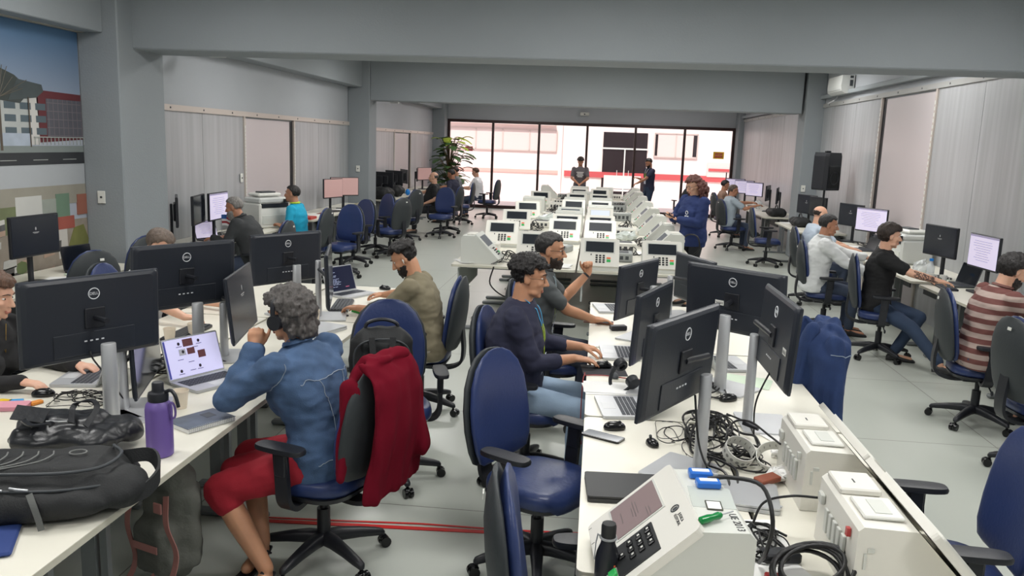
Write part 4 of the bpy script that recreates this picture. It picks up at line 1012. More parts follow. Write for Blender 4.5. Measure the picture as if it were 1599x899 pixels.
# ------------------------------------------------------------------ cables
CAB = mat('black_cable', (18, 18, 20), .42)
def cable(pts, r, label, group=None, m=CAB, n=28):
    o = MB().tube(bez(pts, n), r, 7).build('cable', m, smooth=60); return tag(o, label, 'cable', group)
def tangle(cx_, cy_, rx_, ry_, h, n, label, r=.0035, seed=1, z=.745, m=CAB):
    rnd = random.Random(seed); mb = MB()
    for k in range(n):
        p = []; a = rnd.uniform(0, 6.28); qx, qy = rnd.uniform(-.7, .7), rnd.uniform(-.7, .7)
        lr = rnd.uniform(.25, .75)
        for j in range(rnd.randint(6, 11)):
            a += rnd.uniform(.5, 1.3)
            x = max(-1, min(1, qx + lr * math.cos(a))); y = max(-1, min(1, qy + lr * math.sin(a)))
            dd = max(.1, 1 - .7 * (x * x + y * y) ** .5)
            p.append((cx_ + rx_ * x, cy_ + ry_ * y, z + r + h * dd * rnd.random()))
        mb.tube(bez(p, 60), r * rnd.choice((.7, 1, 1, 1.25)), 6)
    o = mb.build('cable_tangle', m, smooth=60); return tag(o, label, 'cables', None, 'stuff')
tangle(.62, 3.70, .16, .30, .11, 13, 'tangle of black cables between the two nearest silver poles', seed=4, r=.0048)
tangle(.72, 3.44, .15, .16, .03, 8, 'black cables wound through the white perforated bands', seed=7, r=.003)
tangle(.68, 4.45, .09, .16, .04, 7, 'loop of black cables around the mouse behind the poles', seed=9)
tangle(.58, 3.30, .12, .24, .04, 5, 'loose thicker black cables in front of the white perforated bands', seed=41, r=.0055)
tangle(.46, 3.62, .12, .24, .02, 5, 'thin black cables spilling toward the mouse on the centre desk', seed=43, r=.0022)
tangle(.62, 2.66, .10, .14, .05, 12, 'bundle of black cables to the right of the nearest voting machine', seed=12, r=.0035)
tangle(-2.42, 3.58, .16, .12, .07, 9, 'thin black cables looping under the large left monitor', seed=15, r=.0025)
tangle(-2.36, 4.15, .10, .22, .10, 12, 'dark cables behind the video call laptop', seed=17)
tangle(-2.12, 5.8, .12, .28, .08, 11, 'dark cables at the foot of the monitors by the program code laptop', seed=19)
tangle(.45, 5.9, .1, .4, .05, 8, 'cables beneath the black monitors of the centre island', seed=21)
tangle(3.95, 6.4, .12, .5, .03, 7, 'black cables on the right wall desk in front of the striped shirt', seed=23, r=.003)
tangle(-4.75, 10.0, .15, .5, .05, 8, 'black cables on the desk behind the small flag', seed=29, r=.004)
tangle(4.0, 12.2, .12, .7, .04, 7, 'cables under the monitors in front of the bald person', seed=33, r=.004)
cable([(.40, 2.52, 1.02), (.47, 2.52, 1.03), (.56, 2.47, 1.03), (.585, 2.4, .95), (.58, 2.42, .84), (.58, 2.5, .76)], .007, 'thick black cable arching down from the blue memory keys')
cable([(.62, 3.52, .80), (.66, 3.58, .86), (.72, 3.52, .89), (.78, 3.42, .87), (.815, 3.34, .86)], .0045, 'black power cable plugged into the farther white voting machine')
tag(MB().cyl((.70, 3.56, .87), (.76, 3.52, .86), .011, n=12).build('cable_ferrite', BLACK, smooth=40), 'black cylinder on the cable near the white bands', 'ferrite')
cable([(.60, 2.75, .76), (.64, 2.78, .84), (.72, 2.74, .89), (.815, 2.72, .90)], .0045, 'black cable plugged into the nearer white voting machine')
cable([(-2.15, 3.5, .79), (-2.2, 3.42, .95), (-2.17, 3.3, 1.05), (-2.2, 3.32, 1.1)], .004, 'black cable hanging from the large left monitor, left one', 'monitor cables'); cable([(.42, 3.10, 1.12), (.44, 3.06, .95), (.5, 3.2, .80), (.55, 3.4, .76)], .0045, 'black cable hanging from the nearest centre monitor', 'monitor cables')
cable([(.82, 3.62, 1.12), (.76, 3.62, .95), (.78, 3.7, .76)], .004, 'black cable hanging from the sideways monitor'); cable([(-.01, 4.6, .76), (-.02, 4.5, .72), (-.02, 4.45, .5), (-.01, 4.4, .4)], .003, 'thin red cable hanging over the centre desk edge', m=mat('red_cable', (150, 50, 50), .5))
cable([(-.01, 4.6, .745), (.1, 4.62, .745), (.3, 4.58, .745), (.5, 4.6, .745)], .003, 'thin red cable lying across the centre desk', m=mat('red_cable', (1, 1, 1)))
coil = MB(); rnd = random.Random(5)
for k in range(7):
    c = (.71 + rnd.uniform(-.012, .012), 2.40 + rnd.uniform(-.012, .012)); r0 = .105 + rnd.uniform(-.016, .016); tl = rnd.uniform(.3, .6)
    coil.tube([(c[0] + r0 * math.cos(a), c[1] + r0 * math.sin(a) * 1.0, .75 + k * .009 + .02 + .035 * math.sin(a + k * .2)) for a in [2 * PI * j / 28 for j in range(28)]], .0068, 8, closed=True)
tag(coil.build('cable_coil', CAB, smooth=60), 'thick coil of black power cable at the lower right of the centre desk', 'cable coil')
tag(MB().box((0, 0, .01), (.05, .03, .018), bev=.004).build('red_clip', mat('red_plastic', (190, 40, 40), .4), loc=(.61, 2.43, .742)), 'small red plastic piece beside the cable coil', 'clip')
for i, (x, y, a, l) in enumerate([(.21, 5.86, 20, 'black power brick beside the copper phone'), (.60, 3.86, 60, 'black power brick inside the cable tangle'), (.66, 2.56, 10, 'black power supply between the nearest voting machine and the coil')]):
    o = MB().box((0, 0, .018), (.12, .06, .034), bev=.006).build('power_brick', BLACK, loc=(x, y, .742)); o.rotation_euler = (0, 0, R(a)); tag(o, l, 'power supply')
headphones(Matrix.Translation((.20, 4.42, .80)) @ Matrix.Rotation(R(-60), 4, 'Z') @ Matrix.Rotation(R(205), 4, 'Y') @ Matrix.Rotation(R(30), 4, 'X'), 'black headphones lying on the centre desk beside the mousepad')
# clutter of the voting tables
CAR = mat('grey_electronics', (150, 154, 152), .5)
rnd = random.Random(11)
gb = [(-1.3, 9.9), (-.75, 9.95), (-.45, 10.2), (.3, 9.6), (.35, 10.3), (-.9, 11.6), (-1.2, 11.5), (.45, 12.5), (-.85, 13.1), (.45, 14.9), (-.8, 15.0), (-1.3, 16.8), (.45, 17.0), (-.8, 17.0), (-.8, 18.9), (.5, 18.9), (-1.2, 19.4), (.5, 20.9), (-.8, 20.9)]
gcnt = [0, 0, 0]; gb.sort(key=lambda q: q[1])
for i, (x, y) in enumerate(gb):
    h = rnd.uniform(.07, .14); w_, d_ = rnd.uniform(.26, .36), rnd.uniform(.2, .3)
    t = thing('grey_device', 'x', 'device', (x, y, .741), rnd.uniform(-.3, .3), 'grey electronic modules between the voting machines')
    sd_i = 0 if x < -.6 else 1 if x < 0 else 2; gcnt[sd_i] += 1
    t['label'] = 'pale grey electronic module among the voting machines, %s side, %s from the camera' % (['left', 'middle', 'right'][sd_i], ['nearest', 'second', 'third', 'fourth', 'fifth', 'sixth', 'seventh', 'eighth', 'ninth', 'tenth', 'eleventh', 'twelfth'][gcnt[sd_i] - 1])
    MB().box((0, 0, h / 2), (w_, d_, h), bev=.01).build('case', URNW if i % 3 else CAR, t); MB().box((0, 0, h + .002), (w_ * .7, d_ * .6, .004)).build('lid', URN if i % 2 else DGREY, t)
    f_ = MB()
    for k in range(4): f_.box((-w_ * .3 + k * w_ * .2, -d_ / 2 - .001, h * .5), (w_ * .12, .004, h * .4))
    f_.build('ports', DGREY, t)
for i, (x, y, s) in enumerate([(-.95, 8.98, 1), (.42, 9.9, 2), (.62, 11.0, 3), (-.95, 12.6, 4), (.55, 13.5, 5), (-.7, 14.4, 6), (.5, 15.9, 7), (-.8, 16.2, 8), (.5, 18.0, 9), (-.7, 19.9, 10)]):
    tangle(x, y, .16, .26, .16, 8, 'black cables heaped among the voting machines, %s heap from the camera' % ['first', 'second', 'third', 'fourth', 'fifth', 'sixth', 'seventh', 'eighth', 'ninth', 'last'][i], r=.005, seed=50 + s)
for i, (x, y, s) in enumerate([(-.9, 10.6, .2), (-.75, 13.9, .24), (-.5, 11.7, .12), (.45, 11.6, .15)]):
    mb = MB(); mb.ell((0, 0, .05), (s, s * .8, .07), 24, 12); me = mb.mesh('plastic_bag')
    for v in me.vertices: v.co += V((noise.noise(v.co * 20), noise.noise(v.co * 18 + V((3, 1, 2))), abs(noise.noise(v.co * 22)))) * .06; v.co.z = max(.002, v.co.z)
    tag(link('plastic_bag', me, mat('milky_plastic', (205, 212, 208), .2, spec=.8), None, 30, (x, y, .745)), 'crumpled milky plastic bag on the voting tables, %s one' % ['first', 'second', 'third', 'fourth'][i], 'plastic bag')
for i, (x, y, a) in enumerate([(.38, 8.95, 3), (-.35, 8.9, -4), (-1.38, 8.9, 30), (.52, 10.3, 0)]): papers(x, y, a, ['white paper stack between the two front voting machines', 'white paper sheets left of the front voting machine', 'crumpled sheets at the front left corner of the voting tables', 'white sheets under cables on the voting tables'][i], n=8)
cable([(-1.05, 8.62, .74), (-1.08, 8.6, .55), (-.9, 8.6, .42), (-.75, 8.6, .5), (-.78, 8.6, .66), (-.9, 8.62, .6)], .008, 'black cable hanging from the front edge of the voting tables')
cable([(1.12, 10.9, .8), (1.2, 10.8, .95), (1.32, 10.7, .95), (1.36, 10.7, .8), (1.3, 10.75, .7)], .01, 'dark hose loop at the right side of the voting tables')
o = MB().box((0, 0, .2), (.45, .4, .4), bev=.004).build('cardboard_box', mat('cardboard', (176, 124, 88), .8), loc=(1.48, 20.3, 0)); tag(o, 'brown cardboard box on the floor beside the voting tables', 'box')

# ------------------------------------------------------------------ bags
BAGL = mat('black_leather', (32, 34, 38), .35, bump=.2, bscale=40); NYL = mat('black_nylon', (26, 28, 30), .7, bump=.2, bscale=150); NYLG = mat('piping_grey', (120, 122, 120), .6)
t = thing('handbag', 'soft black leather handbag lying on the left desk in front of the silver pole', 'handbag', (-2.1, 3.02, .742), R(10))
mb = MB()
mb.box((0, 0, .06), (.44, .25, .11), bev=.045); mb.box((-.04, .03, .10), (.34, .19, .09), rx=.12, bev=.04); mb.ell((.20, .05, .07), (.07, .08, .05))
rlink('bag_body', mb, .009, BAGL, t, 8, (.018, 9, (1, 1.5, 1)))
MB().strip(bez([(-.10, -.09, .13), (-.13, -.10, .155), (-.08, -.14, .15), (-.02, -.12, .15), (-.03, -.09, .13)], 24), .022, .006, (.5, 1, 0)).build('handle', BAGL, t, 40)
MB().strip(bez([(.04, -.08, .14), (.02, .0, .185), (.07, .03, .20), (.11, .0, .18), (.10, -.09, .13)], 24), .022, .006, (.5, 1, 0)).build('handle', BAGL, t, 40)
MB().box((-.13, -.05, .165), (.12, .09, .004), rz=.2, ry=.2, rx=.35).build('flap', BAGL, t); MB().tube([(-.05, -.09, .15), (.0, -.1, .152), (.03, -.09, .15)], .003).build('buckle', STEEL, t)
t = thing('backpack', 'large black backpack with pale curved piping lying flat on the near left desk', 'backpack', (-1.90, 2.54, .742), R(16))
mb = MB(); mb.box((0, 0, .075), (.62, .36, .13), bev=.06); mb.box((.02, .01, .13), (.44, .26, .06), bev=.03); mb.ell((-.27, -.02, .09), (.14, .17, .09)); mb.ell((.28, -.05, .07), (.1, .13, .07)); mb.ell((0, -.16, .06), (.3, .07, .06))
rlink('bag_body', mb, .01, NYL, t, 8, (.012, 8, (1, 1.5, 1)))
pz = .168
for k in range(4): MB().tube(bez([(-.20 + k * .03, -.10, pz - .008), (-.12 + k * .045, -.055, pz), (-.10 + k * .05, .0, pz + .003), (-.11 + k * .05, .05, pz)], 15), .0026).build('piping', NYLG, t)
MB().torus((0, 0, 0), .028, .0028, 24, 6, M=Matrix.Translation((.13, .02, pz + .005)), sx=1, sy=.8).build('oval_emblem', NYLG, t)
MB().tube(bez([(-.1, -.12, .155), (.12, -.135, .158), (.24, -.09, .16), (.27, .03, .16), (.22, .12, .158)], 30), .006).build('zip_line', DGREY, t, 40)
MB().tube(bez([(-.3, -.12, .125), (-.1, -.175, .12), (.12, -.18, .115), (.3, -.12, .11)], 30), .005).build('zip_line', DGREY, t, 40)
for x, y in ((-.22, -.16), (-.10, -.175), (-.02, -.18)): MB().tube([(x, y, .13), (x + .02, y - .01, .13), (x + .06, y - .012, .125)], .004).build('zip_pull', STEEL, t)
MB().strip(bez([(.05, -.21, .12), (.07, -.235, .09), (.085, -.245, .05), (.095, -.25, .01)], 12), .02, .003, (1, 0, 0)).build('strap', mat('grey_webbing', (96, 98, 96), .7), t)
MB().strip(bez([(.26, .1, .12), (.36, .08, .13), (.40, .0, .09), (.37, -.08, .06), (.3, -.12, .05)], 20), .05, .01, (0, .3, 1)).build('shoulder_strap', NYL, t, 40)
o = MB().box((0, 0, .008), (.36, .26, .014), bev=.006).build('blue_folder', mat('blue_cloth', (38, 60, 120), .8), loc=(-1.95, 2.20, .742)); o.rotation_euler = (0, 0, .5); tag(o, 'blue cloth folder sticking out under the black backpack', 'folder')
# grey pink backpack under the desk
GRB = mat('grey_green_canvas', (98, 100, 94), .85, bump=.3, bscale=60); PNK = mat('dusty_pink_webbing', (176, 122, 116), .8)
t = thing('backpack', 'grey and pink hiking backpack standing on the floor under the left desk', 'backpack', (-1.86, 3.36, .0), R(-20))
mb = MB(); mb.box((0, 0, .27), (.30, .20, .50), bev=.08); mb.box((0, -.1, .2), (.22, .1, .28), bev=.04); mb.ell((0, 0, .5), (.13, .1, .08))
rlink('bag_body', mb, .009, GRB, t, 8, (.012, 10, (1, 1, 1)))
MB().strip(bez([(-.12, -.11, .45), (-.13, -.14, .3), (-.1, -.13, .12), (-.12, -.2, .015), (-.2, -.28, .006)], 25), .03, .004, (1, 0, 0)).build('strap', PNK, t)
MB().strip(bez([(.1, -.12, .47), (.13, -.15, .35), (.15, -.12, .2), (.13, -.16, .06), (.08, -.24, .006)], 25), .03, .004, (1, 0, 0)).build('strap', PNK, t)
MB().box((0, -.158, .22), (.15, .006, .035), bev=.002).build('pink_band', PNK, t); MB().box((.08, -.15, .42), (.05, .01, .05), bev=.004).build('pink_patch', PNK, t)
MB().strip(bez([(.05, -.155, .1), (.02, -.2, .05), (.05, -.26, .01), (.0, -.3, .006)], 15), .025, .004, (1, 0, 0)).build('strap', PNK, t)
# black backpack on the chair
t = thing('backpack', 'black backpack with a loop handle sitting on the blue chair behind the red jacket', 'backpack', (-1.20, 4.56, .50), R(17))
mb = MB(); mb.box((0, 0, .24), (.37, .21, .46), bev=.08); mb.box((0, -.09, .17), (.27, .1, .28), bev=.04)
rlink('bag_body', mb, .009, NYL, t, 8, (.012, 9, (1, 1, 1)))
MB().tube(bez([(-.09, .0, .43), (-.085, .0, .49), (0, .0, .515), (.085, 0, .49), (.09, 0, .43)], 24), .011).build('loop_handle', BLACK, t, 40)
MB().tube(bez([(-.15, -.1, .1), (-.15, -.1, .36), (0, -.1, .42), (.15, -.1, .36), (.15, -.1, .1)], 30), .005).build('zip_line', DGREY, t, 40)
MB().strip([(-.06, -.1, .43), (-.05, -.145, .3), (-.04, -.15, .1)], .035, .006, (1, 0, 0)).build('strap', NYL, t); MB().strip([(.06, -.1, .43), (.05, -.145, .3), (.04, -.15, .1)], .035, .006, (1, 0, 0)).build('strap', NYL, t)
# black bags on wall desks
for i, (x, y, z, s, l) in enumerate([(-4.65, 17.65, .742, (.42, .6, .26), 'rounded black bag on the left wall desk past the second pillar, nearer one'), (-4.6, 18.6, .742, (.36, .5, .26), 'black bag on the left wall desk past the second pillar, beside the blue object'),
                                  (3.72, 16.0 - .6, .742, (.3, .55, .16), 'flat black bag on the right wall desk before the pillar, nearer one'), (3.75, 17.6, .742, (.35, .5, .16), 'flat black bag on the right wall desk past the pillar')]):
    t = thing('black_bag', l, 'bag', (x, y, z)); mb = MB(); mb.box((0, 0, s[2] / 2), s, bev=min(s) * .35); rlink('bag_body', mb, .015, NYL, t, 8, (.02, 8, (1, 1, 1)))
    MB().tube(bez([(0, -.12, s[2] * .9), (0, -.06, s[2] + .06), (0, .06, s[2] + .06), (0, .12, s[2] * .9)], 16), .012).build('handle', BLACK, t, 40)
tag(MB().ell((0, 0, .07), (.06, .06, .075)).build('blue_sanitiser', mat('bright_blue', (20, 130, 220), .4), loc=(-4.45, 19.2, .742), smooth=True), 'bright blue object on the left wall desk behind the black bags', 'container')

# ------------------------------------------------------------------ jackets on chairs
def drape(name, label, cat, pos, yaw, m, blobs, disp, vox=.012):
    t = thing(name, label, cat, (pos[0], pos[1], 0), R(yaw)); mb = MB()
    for b in blobs: mb.ell(*b[1:]) if b[0] == 'e' else mb.box(b[1], b[2], bev=b[3], rx=b[4] if len(b) > 4 else 0)
    rlink('cloth', mb, vox, m, t, 6, disp); return t
RED = mat('dark_red_fleece', (106, 17, 34), .95, spec=.1, bump=.1, bscale=200, var=.12, vscale=8)
t = thing('jacket', 'dark red fleece jacket hung over the back of the nearest left chair', 'jacket', (-1.24, 3.64, 0), R(72)); mb = MB()
yo = lambda z: -.235 - .09 * max(0, z - .55) - .03 * math.sin((z - .5) * 5)
for sgn, w_, z0 in ((-1, .2, .44), (1, .13, .82)):
    rs = []
    for k in range(9):
        z = 1.075 - (1.075 - z0) * k / 8; off = (-.085 if sgn < 0 else .045) * min(1, k / 1.5 + .15)
        rs.append([(x + .03, yo(z) - .02 + off - (.04 * k / 8 if sgn < 0 else 0) + y, z) for x, y, _ in sup(w_ + (.035 * k / 8 if sgn < 0 else 0), .032, 20, 3)])
    mb.rings(rs)
mb.box((.03, yo(1.05) - .03, 1.072), (.26, .12, .04), bev=.02); mb.ell((-.1, yo(.85) + .02, .92), (.06, .06, .14)); mb.cap((-.17, -.27, .95), (-.22, -.26, .56), .05, .04); mb.cap((.17, -.36, .98), (.2, -.42, .6), .06, .05)
rlink('cloth', mb, .011, RED, t, 7, (.028, 6.5, (1.6, 1.6, .35)))
DEN = mat('denim', (70, 94, 128), .9, var=.5, vscale=11, bump=.3, bscale=260)
DENK = mat('dark_denim', (36, 56, 98), .9, var=.45, vscale=9, bump=.25, bscale=200)
t = thing('jacket', 'dark blue denim jacket draped over the chair right of the centre desks', 'jacket', (1.07, 4.92, 0), R(84)); mb = MB()
rs = []
for k in range(12):
    z = 1.10 - .66 * k / 11; w_ = .10 + .15 * min(1, k / 2.5) + .03 * k / 11; dpt = .05 + .065 * min(1, k / 2) + .02 * k / 11
    rs.append([(x, yo(z) - .03 + y, z) for x, y, _ in sup(w_, dpt, 26, 3)])
mb.rings(rs); mb.cap((.2, -.36, 1.0), (.27, -.42, .52), .065, .05); mb.cap((-.2, -.34, .98), (-.25, -.40, .45), .06, .05)
mb.cap((-.13, -.22, 1.06), (-.16, -.16, .7), .03, .03); mb.cap((.13, -.22, 1.06), (.16, -.16, .7), .03, .03)
jk = rlink('cloth', mb, .011, DENK, t, 5, (.034, 6.5, (1.7, 1.7, .4)))
sm = mat('denim_seam', (140, 152, 168), .8)
def snap_tube(o, lines, m, r=.0022, nm='seams'):
    bv = BVHTree.FromPolygons([v.co.copy() for v in o.data.vertices], [tuple(q_.vertices) for q_ in o.data.polygons]); mb = MB()
    for ln in lines:
        pts = []
        for q_ in bez(ln, 30):
            r_ = bv.find_nearest(q_); pts.append(r_[0] + r_[1] * .0012)
        mb.tube(pts, r, 5)
    mb.build(nm, m, o)
snap_tube(jk, [[(x, -.5, 1.02), (x * 1.3, -.52, .85), (x * 1.1, -.55, .55)] for x in (-.08, .09)] + [[(-.3, -.3, .95), (-.2, -.5, .93), (.2, -.5, .93), (.3, -.3, .95)], [(.35, -.3, .98), (.36, -.4, .75), (.36, -.45, .52)]], sm, .0026)

# ------------------------------------------------------------------ wall equipment
t = thing('air_conditioner', 'white split air conditioner high on the right wall', 'air conditioner', (4.25, 15.15, 3.08), R(-90))
MB().rings([[(x, y, z) for y, z in ((-.02, .0), (-.16, .0), (-.22, .04), (-.235, .12), (-.22, .30), (-.02, .30))] for x in (-.42, .42)]).build('body', mat('aged_white', (206, 208, 205), .45), t)
MB().box((0, -.236, .06), (.8, .004, .004), rx=.2).build('panel_gap', DGREY, t)
MB().box((.422, -.07, .17), (.006, .05, .1)).box((.422, -.07, .27), (.006, .05, .04)).build('side_vent', DGREY, t)
MB().tube(bez([(-.38, -.06, .0), (-.39, -.07, -.05), (-.33, -.12, -.08), (-.42, -.2, -.13)], 14), .014).build('hose', STEEL, t, 40)
for x, y, z, l in ((-4.98, 19.5, 2.93, 'small camera bracket high on the far left wall'), (-4.75, 9.8, 3.0, 'grey white camera box under the left ceiling ledge')):
    t = thing('wall_camera', l, 'camera', (x, y, z)); MB().box((.12, 0, -.03), (.2, .09, .06), bev=.01).build('housing', mat('aged_white', (1, 1, 1)), t); MB().tube([(-.1, 0, .1), (0, 0, .06), (.06, 0, 0)], .015).build('bracket', STEEL, t)
t = thing('ceiling_sensor', 'small white box fixed on the beam face above the glass front', 'sensor', (-.48, 25.7, 3.0)); MB().box((0, 0, 0), (.28, .14, .1), bev=.02).build('housing', WHITE, t); MB().cyl((0, -.07, -.01), (0, -.08, -.01), .02).build('lens', DGREY, t)
t = thing('loudspeaker', 'black loudspeaker in front of the right pillar', 'loudspeaker', (3.8, 14.3, 1.46), R(38))
MB().rings([[(x, y, z) for x, y in ((-.17 * k, -.16), (.17 * k, -.16), (.20 * k, -.10), (.14 * k, .16), (-.14 * k, .16), (-.20 * k, -.10))] for z, k in ((0, .92), (.03, 1), (.56, .95), (.62, .82))]).build('cabinet', BLACK, t)
MB().box((0, -.165, .22), (.28, .01, .36), bev=.01).build('grille', DGREY if 0 else BLACKG, t); MB().torus((0, 0, 0), .1, .008, 24, 6, M=Matrix.Translation((0, -.17, .2)) @ Matrix.Rotation(PI / 2, 4, 'X')).build('woofer_ring', BLACK, t)
MB().box((.0, 0, .635), (.12, .05, .03), bev=.01).build('handle', BLACK, t)
t = thing('speaker_stand', 'black tripod stand carrying the loudspeaker', 'stand', (3.8, 14.3, 0))
MB().cyl((0, 0, .5), (0, 0, 1.465), .018).build('pole', BLACK, t)
for k in range(3):
    a = 2 * PI * k / 3 + .5; MB().tube([(0, 0, .75), (.3 * math.cos(a), .3 * math.sin(a), .02)], .012).build('leg', BLACK, t)
# printers
def printer(x, y, yaw, label, k=1, dark=False):
    t = thing('printer', label, 'printer', (x, y, .742), R(yaw))
    b = MB(); b.box((0, 0, .15 * k), (.52, .42, .30 * k), bev=.02); b.build('body', WHITE if not dark else mat('aged_white', (1, 1, 1)), t)
    MB().box((0, -.015, .335 * k), (.50, .36, .07 * k), bev=.02).build('scanner_lid', mat('aged_white', (1, 1, 1)), t); MB().box((0, .02, .40 * k), (.40, .26, .05), bev=.02).build('document_feeder', WHITE, t)
    MB().box((0, -.205, .275 * k), (.46, .03, .055 * k), bev=.006).build('output_slot', BLACK, t); MB().box((0, .0, .43 * k), (.25, .14, .02), bev=.006).build('feeder_tray', DGREY, t)
    MB().box((.2, -.215, .33 * k), (.1, .02, .05)).build('control_panel', BLACKG, t)
    MB().box((0, -.213, .1 * k), (.44, .008, .11 * k), bev=.002).build('paper_tray', URN, t)
printer(-4.7, 11.35, 60, 'large white office printer beside the person in the turquoise shirt', 1.15)
printer(3.93, 10.75, -80, 'white printer with a dark top tray behind the person in the black shirt', 1.0, True)
o = MB().box((0, 0, .16), (.05, .3, .32), bev=.01).build('wooden_board', mat('varnished_wood', (190, 138, 84), .4, var=.2, vscale=6), loc=(-4.95, 8.75, .745)); o.rotation_euler = (0, .12, -.25); tag(o, 'light wooden board leaning against the left wall', 'board')
# small flag
t = thing('desk_flag', 'small red, white and blue striped desk flag beside the bearded person', 'flag', (-4.42, 9.35, .742))
MB().cyl((0, 0, 0), (0, 0, .34), .003, n=6).build('staff', STEEL, t); MB().lathe([(.03, 0), (.03, .008), (.005, .012)], 14).build('base', BLACK, t)
fm = [mat('flag_red', (170, 52, 60), .7), mat('flag_white', (236, 236, 236), .7), mat('flag_blue', (50, 100, 170), .7)]
for k in range(5):
    rs = []
    mb = MB(); mb.strip(bez([(0, 0, .335 - k * .026), (.05, .02, .335 - k * .026), (.10, .015, .315 - k * .026), (.15, .035, .30 - k * .026)], 12), .026, .002, (0, 0, 1)); mb.build('flag_stripe', fm[1] if k % 2 == 0 else fm[0], t)
MB().strip([(0, -.003, .322), (.03, .012, .322), (.055, .018, .32)], .05, .003, (0, 0, 1)).build('flag_canton', fm[2], t)
# plastic bottles and bags on the right row
t = thing('plastic_bottle', 'crumpled clear plastic pack with a blue cap above the two white mugs', 'plastic bottle', (3.66, 9.25, .742)); MB().lathe([(.035, 0), (.04, .01), (.04, .15), (.018, .19), (.014, .21)], 16).build('body', mat('clear_pet', (225, 232, 236), .08, alpha=.45), t, 40); MB().cyl((0, 0, .21), (0, 0, .235), .02).build('cap', mat('bright_blue', (1, 1, 1)), t, 40)
for i, (x, y, s, m_, l) in enumerate([(3.72, 7.25, .12, mat('milky_clear_bag', (222, 226, 226), .12, alpha=.55), 'clear plastic bag of snacks in front of the lit white monitor'), (3.66, 7.52, .10, mat('red_green_pack', (200, 60, 60), .3), 'red snack packet inside the clear bag beside the black laptop'),
                                     (3.75, 19.6, .13, mat('milky_clear_bag', (1, 1, 1)), 'clear plastic bag on the far right wall desk'), (3.66, 9.5, .12, mat('milky_clear_bag', (1, 1, 1)), 'clear crumpled plastic bag between the printer and the person in black')]):
    mb = MB(); mb.ell((0, 0, s * .7), (s * .7, s, s * .75), 26, 14); me = mb.mesh('snack_bag')
    for v in me.vertices: v.co += V((noise.noise(v.co * 22), noise.noise(v.co * 20 + V((3, 1, 2))), noise.noise(v.co * 24))) * .05; v.co.z = max(.001, v.co.z)
    tag(link('snack_bag', me, m_, None, 30, (x, y, .744)), l, 'bag')
t = thing('small_lamp', 'small white desk lamp at the left wall before the pinkish screens', 'lamp', (-4.85, 12.75, .742)); MB().lathe([(.05, 0), (.05, .01), (.008, .02), (.008, .2)], 14).build('stand', WHITE, t, 40); MB().lathe([(.05, .2), (.02, .3), (.018, .3), (.045, .2)], 16).build('shade', WHITE, t, 40)
for i, (x, y, c, l) in enumerate([(-4.55, 12.66, (180, 60, 50), 'red folder on the left wall desk beside the turquoise shirt'), (-4.6, 13.0, (225, 225, 222), 'white box on the left wall desk'), (-4.5, 13.35, (120, 60, 50), 'dark red booklet in front of the pinkish screens')]):
    tag(MB().box((0, 0, .02), (.2, .28, .04), bev=.004).build('folder', mat('folder_%d' % i, c, .6), loc=(x, y, .742)), l, 'folder')
papers(-4.55, 15.0 - .5, 88, 'black document tray with white files on the left wall desk', n=10); papers(3.7, 13.2 - .9, 60, 'open white file in front of the bald person', n=5); papers(3.65, 16.0, 20, 'white sheets on the right wall desk before the pillar'); papers(3.7, 19.2, 80, 'white sheets by the person in pale blue'); papers(-4.6, 20.4, 70, 'white sheets on the far left desk'); 
# potted plant by the glass front
t = thing('potted_plant', 'tall green split-leaf plant in a pot at the left end of the glass front', 'plant', (-4.3, 23.9, 0))
MB().lathe([(.16, 0), (.2, .35), (.21, .38), (.18, .38), (.17, .33)], 24).build('pot', mat('brown_pot', (96, 72, 60), .6), t, 40)
LEAF = mat('leaf_green', (62, 92, 48), .45, var=.3, vscale=3); LEAFY = mat('leaf_yellow_green', (150, 168, 62), .45, var=.2, vscale=3)
rnd = random.Random(4)
st = MB()
def leaf(base, d, L, wd):
    mb = MB(); d = V(d).normalized(); sd_ = d.cross(V((0, 0, 1))).normalized(); n = 8; top = []
    vs = []; fs = []
    for k in range(n + 1):
        u = k / n; wv = wd * math.sin(PI * min(1, u * .9 + .08)) ** .7 * (1 if k % 2 else .72); c = V(base) + d * L * u + V((0, 0, -L * .45 * u * u))
        vs += [c - sd_ * wv + V((0, 0, -.02)), c, c + sd_ * wv + V((0, 0, -.02)), c + V((0, 0, -.004))]
    for k in range(n):
        a = k * 4; b = a + 4
        fs += [(a, a + 1, b + 1, b), (a + 1, a + 2, b + 2, b + 1), (a, b, b + 3, a + 3), (a + 2, a + 3, b + 3, b + 2)]
    mb.add(vs, fs); return mb
for k in range(95):
    a = rnd.uniform(0, 6.28); h = rnd.uniform(.7, 2.2); rr = rnd.uniform(.08, .42) * (1.25 - abs(h - 1.5) * .5)
    p = (rr * math.cos(a), rr * math.sin(a), h); st.tube(bez([(0, 0, .35), (rr * .2 * math.cos(a), rr * .2 * math.sin(a), h * .7), p], 8), .008, 5)
    leaf(p, (math.cos(a), math.sin(a), rnd.uniform(.0, .5)), rnd.uniform(.26, .40), rnd.uniform(.11, .18)).build('leaf', LEAFY if h > 1.8 and k % 2 else LEAF, t, 60)
st.build('stems', mat('stem_brown', (108, 92, 60), .7), t)
# stand lamps fixtures
for i, (lx, ly) in enumerate(LIGHTS):
    pass
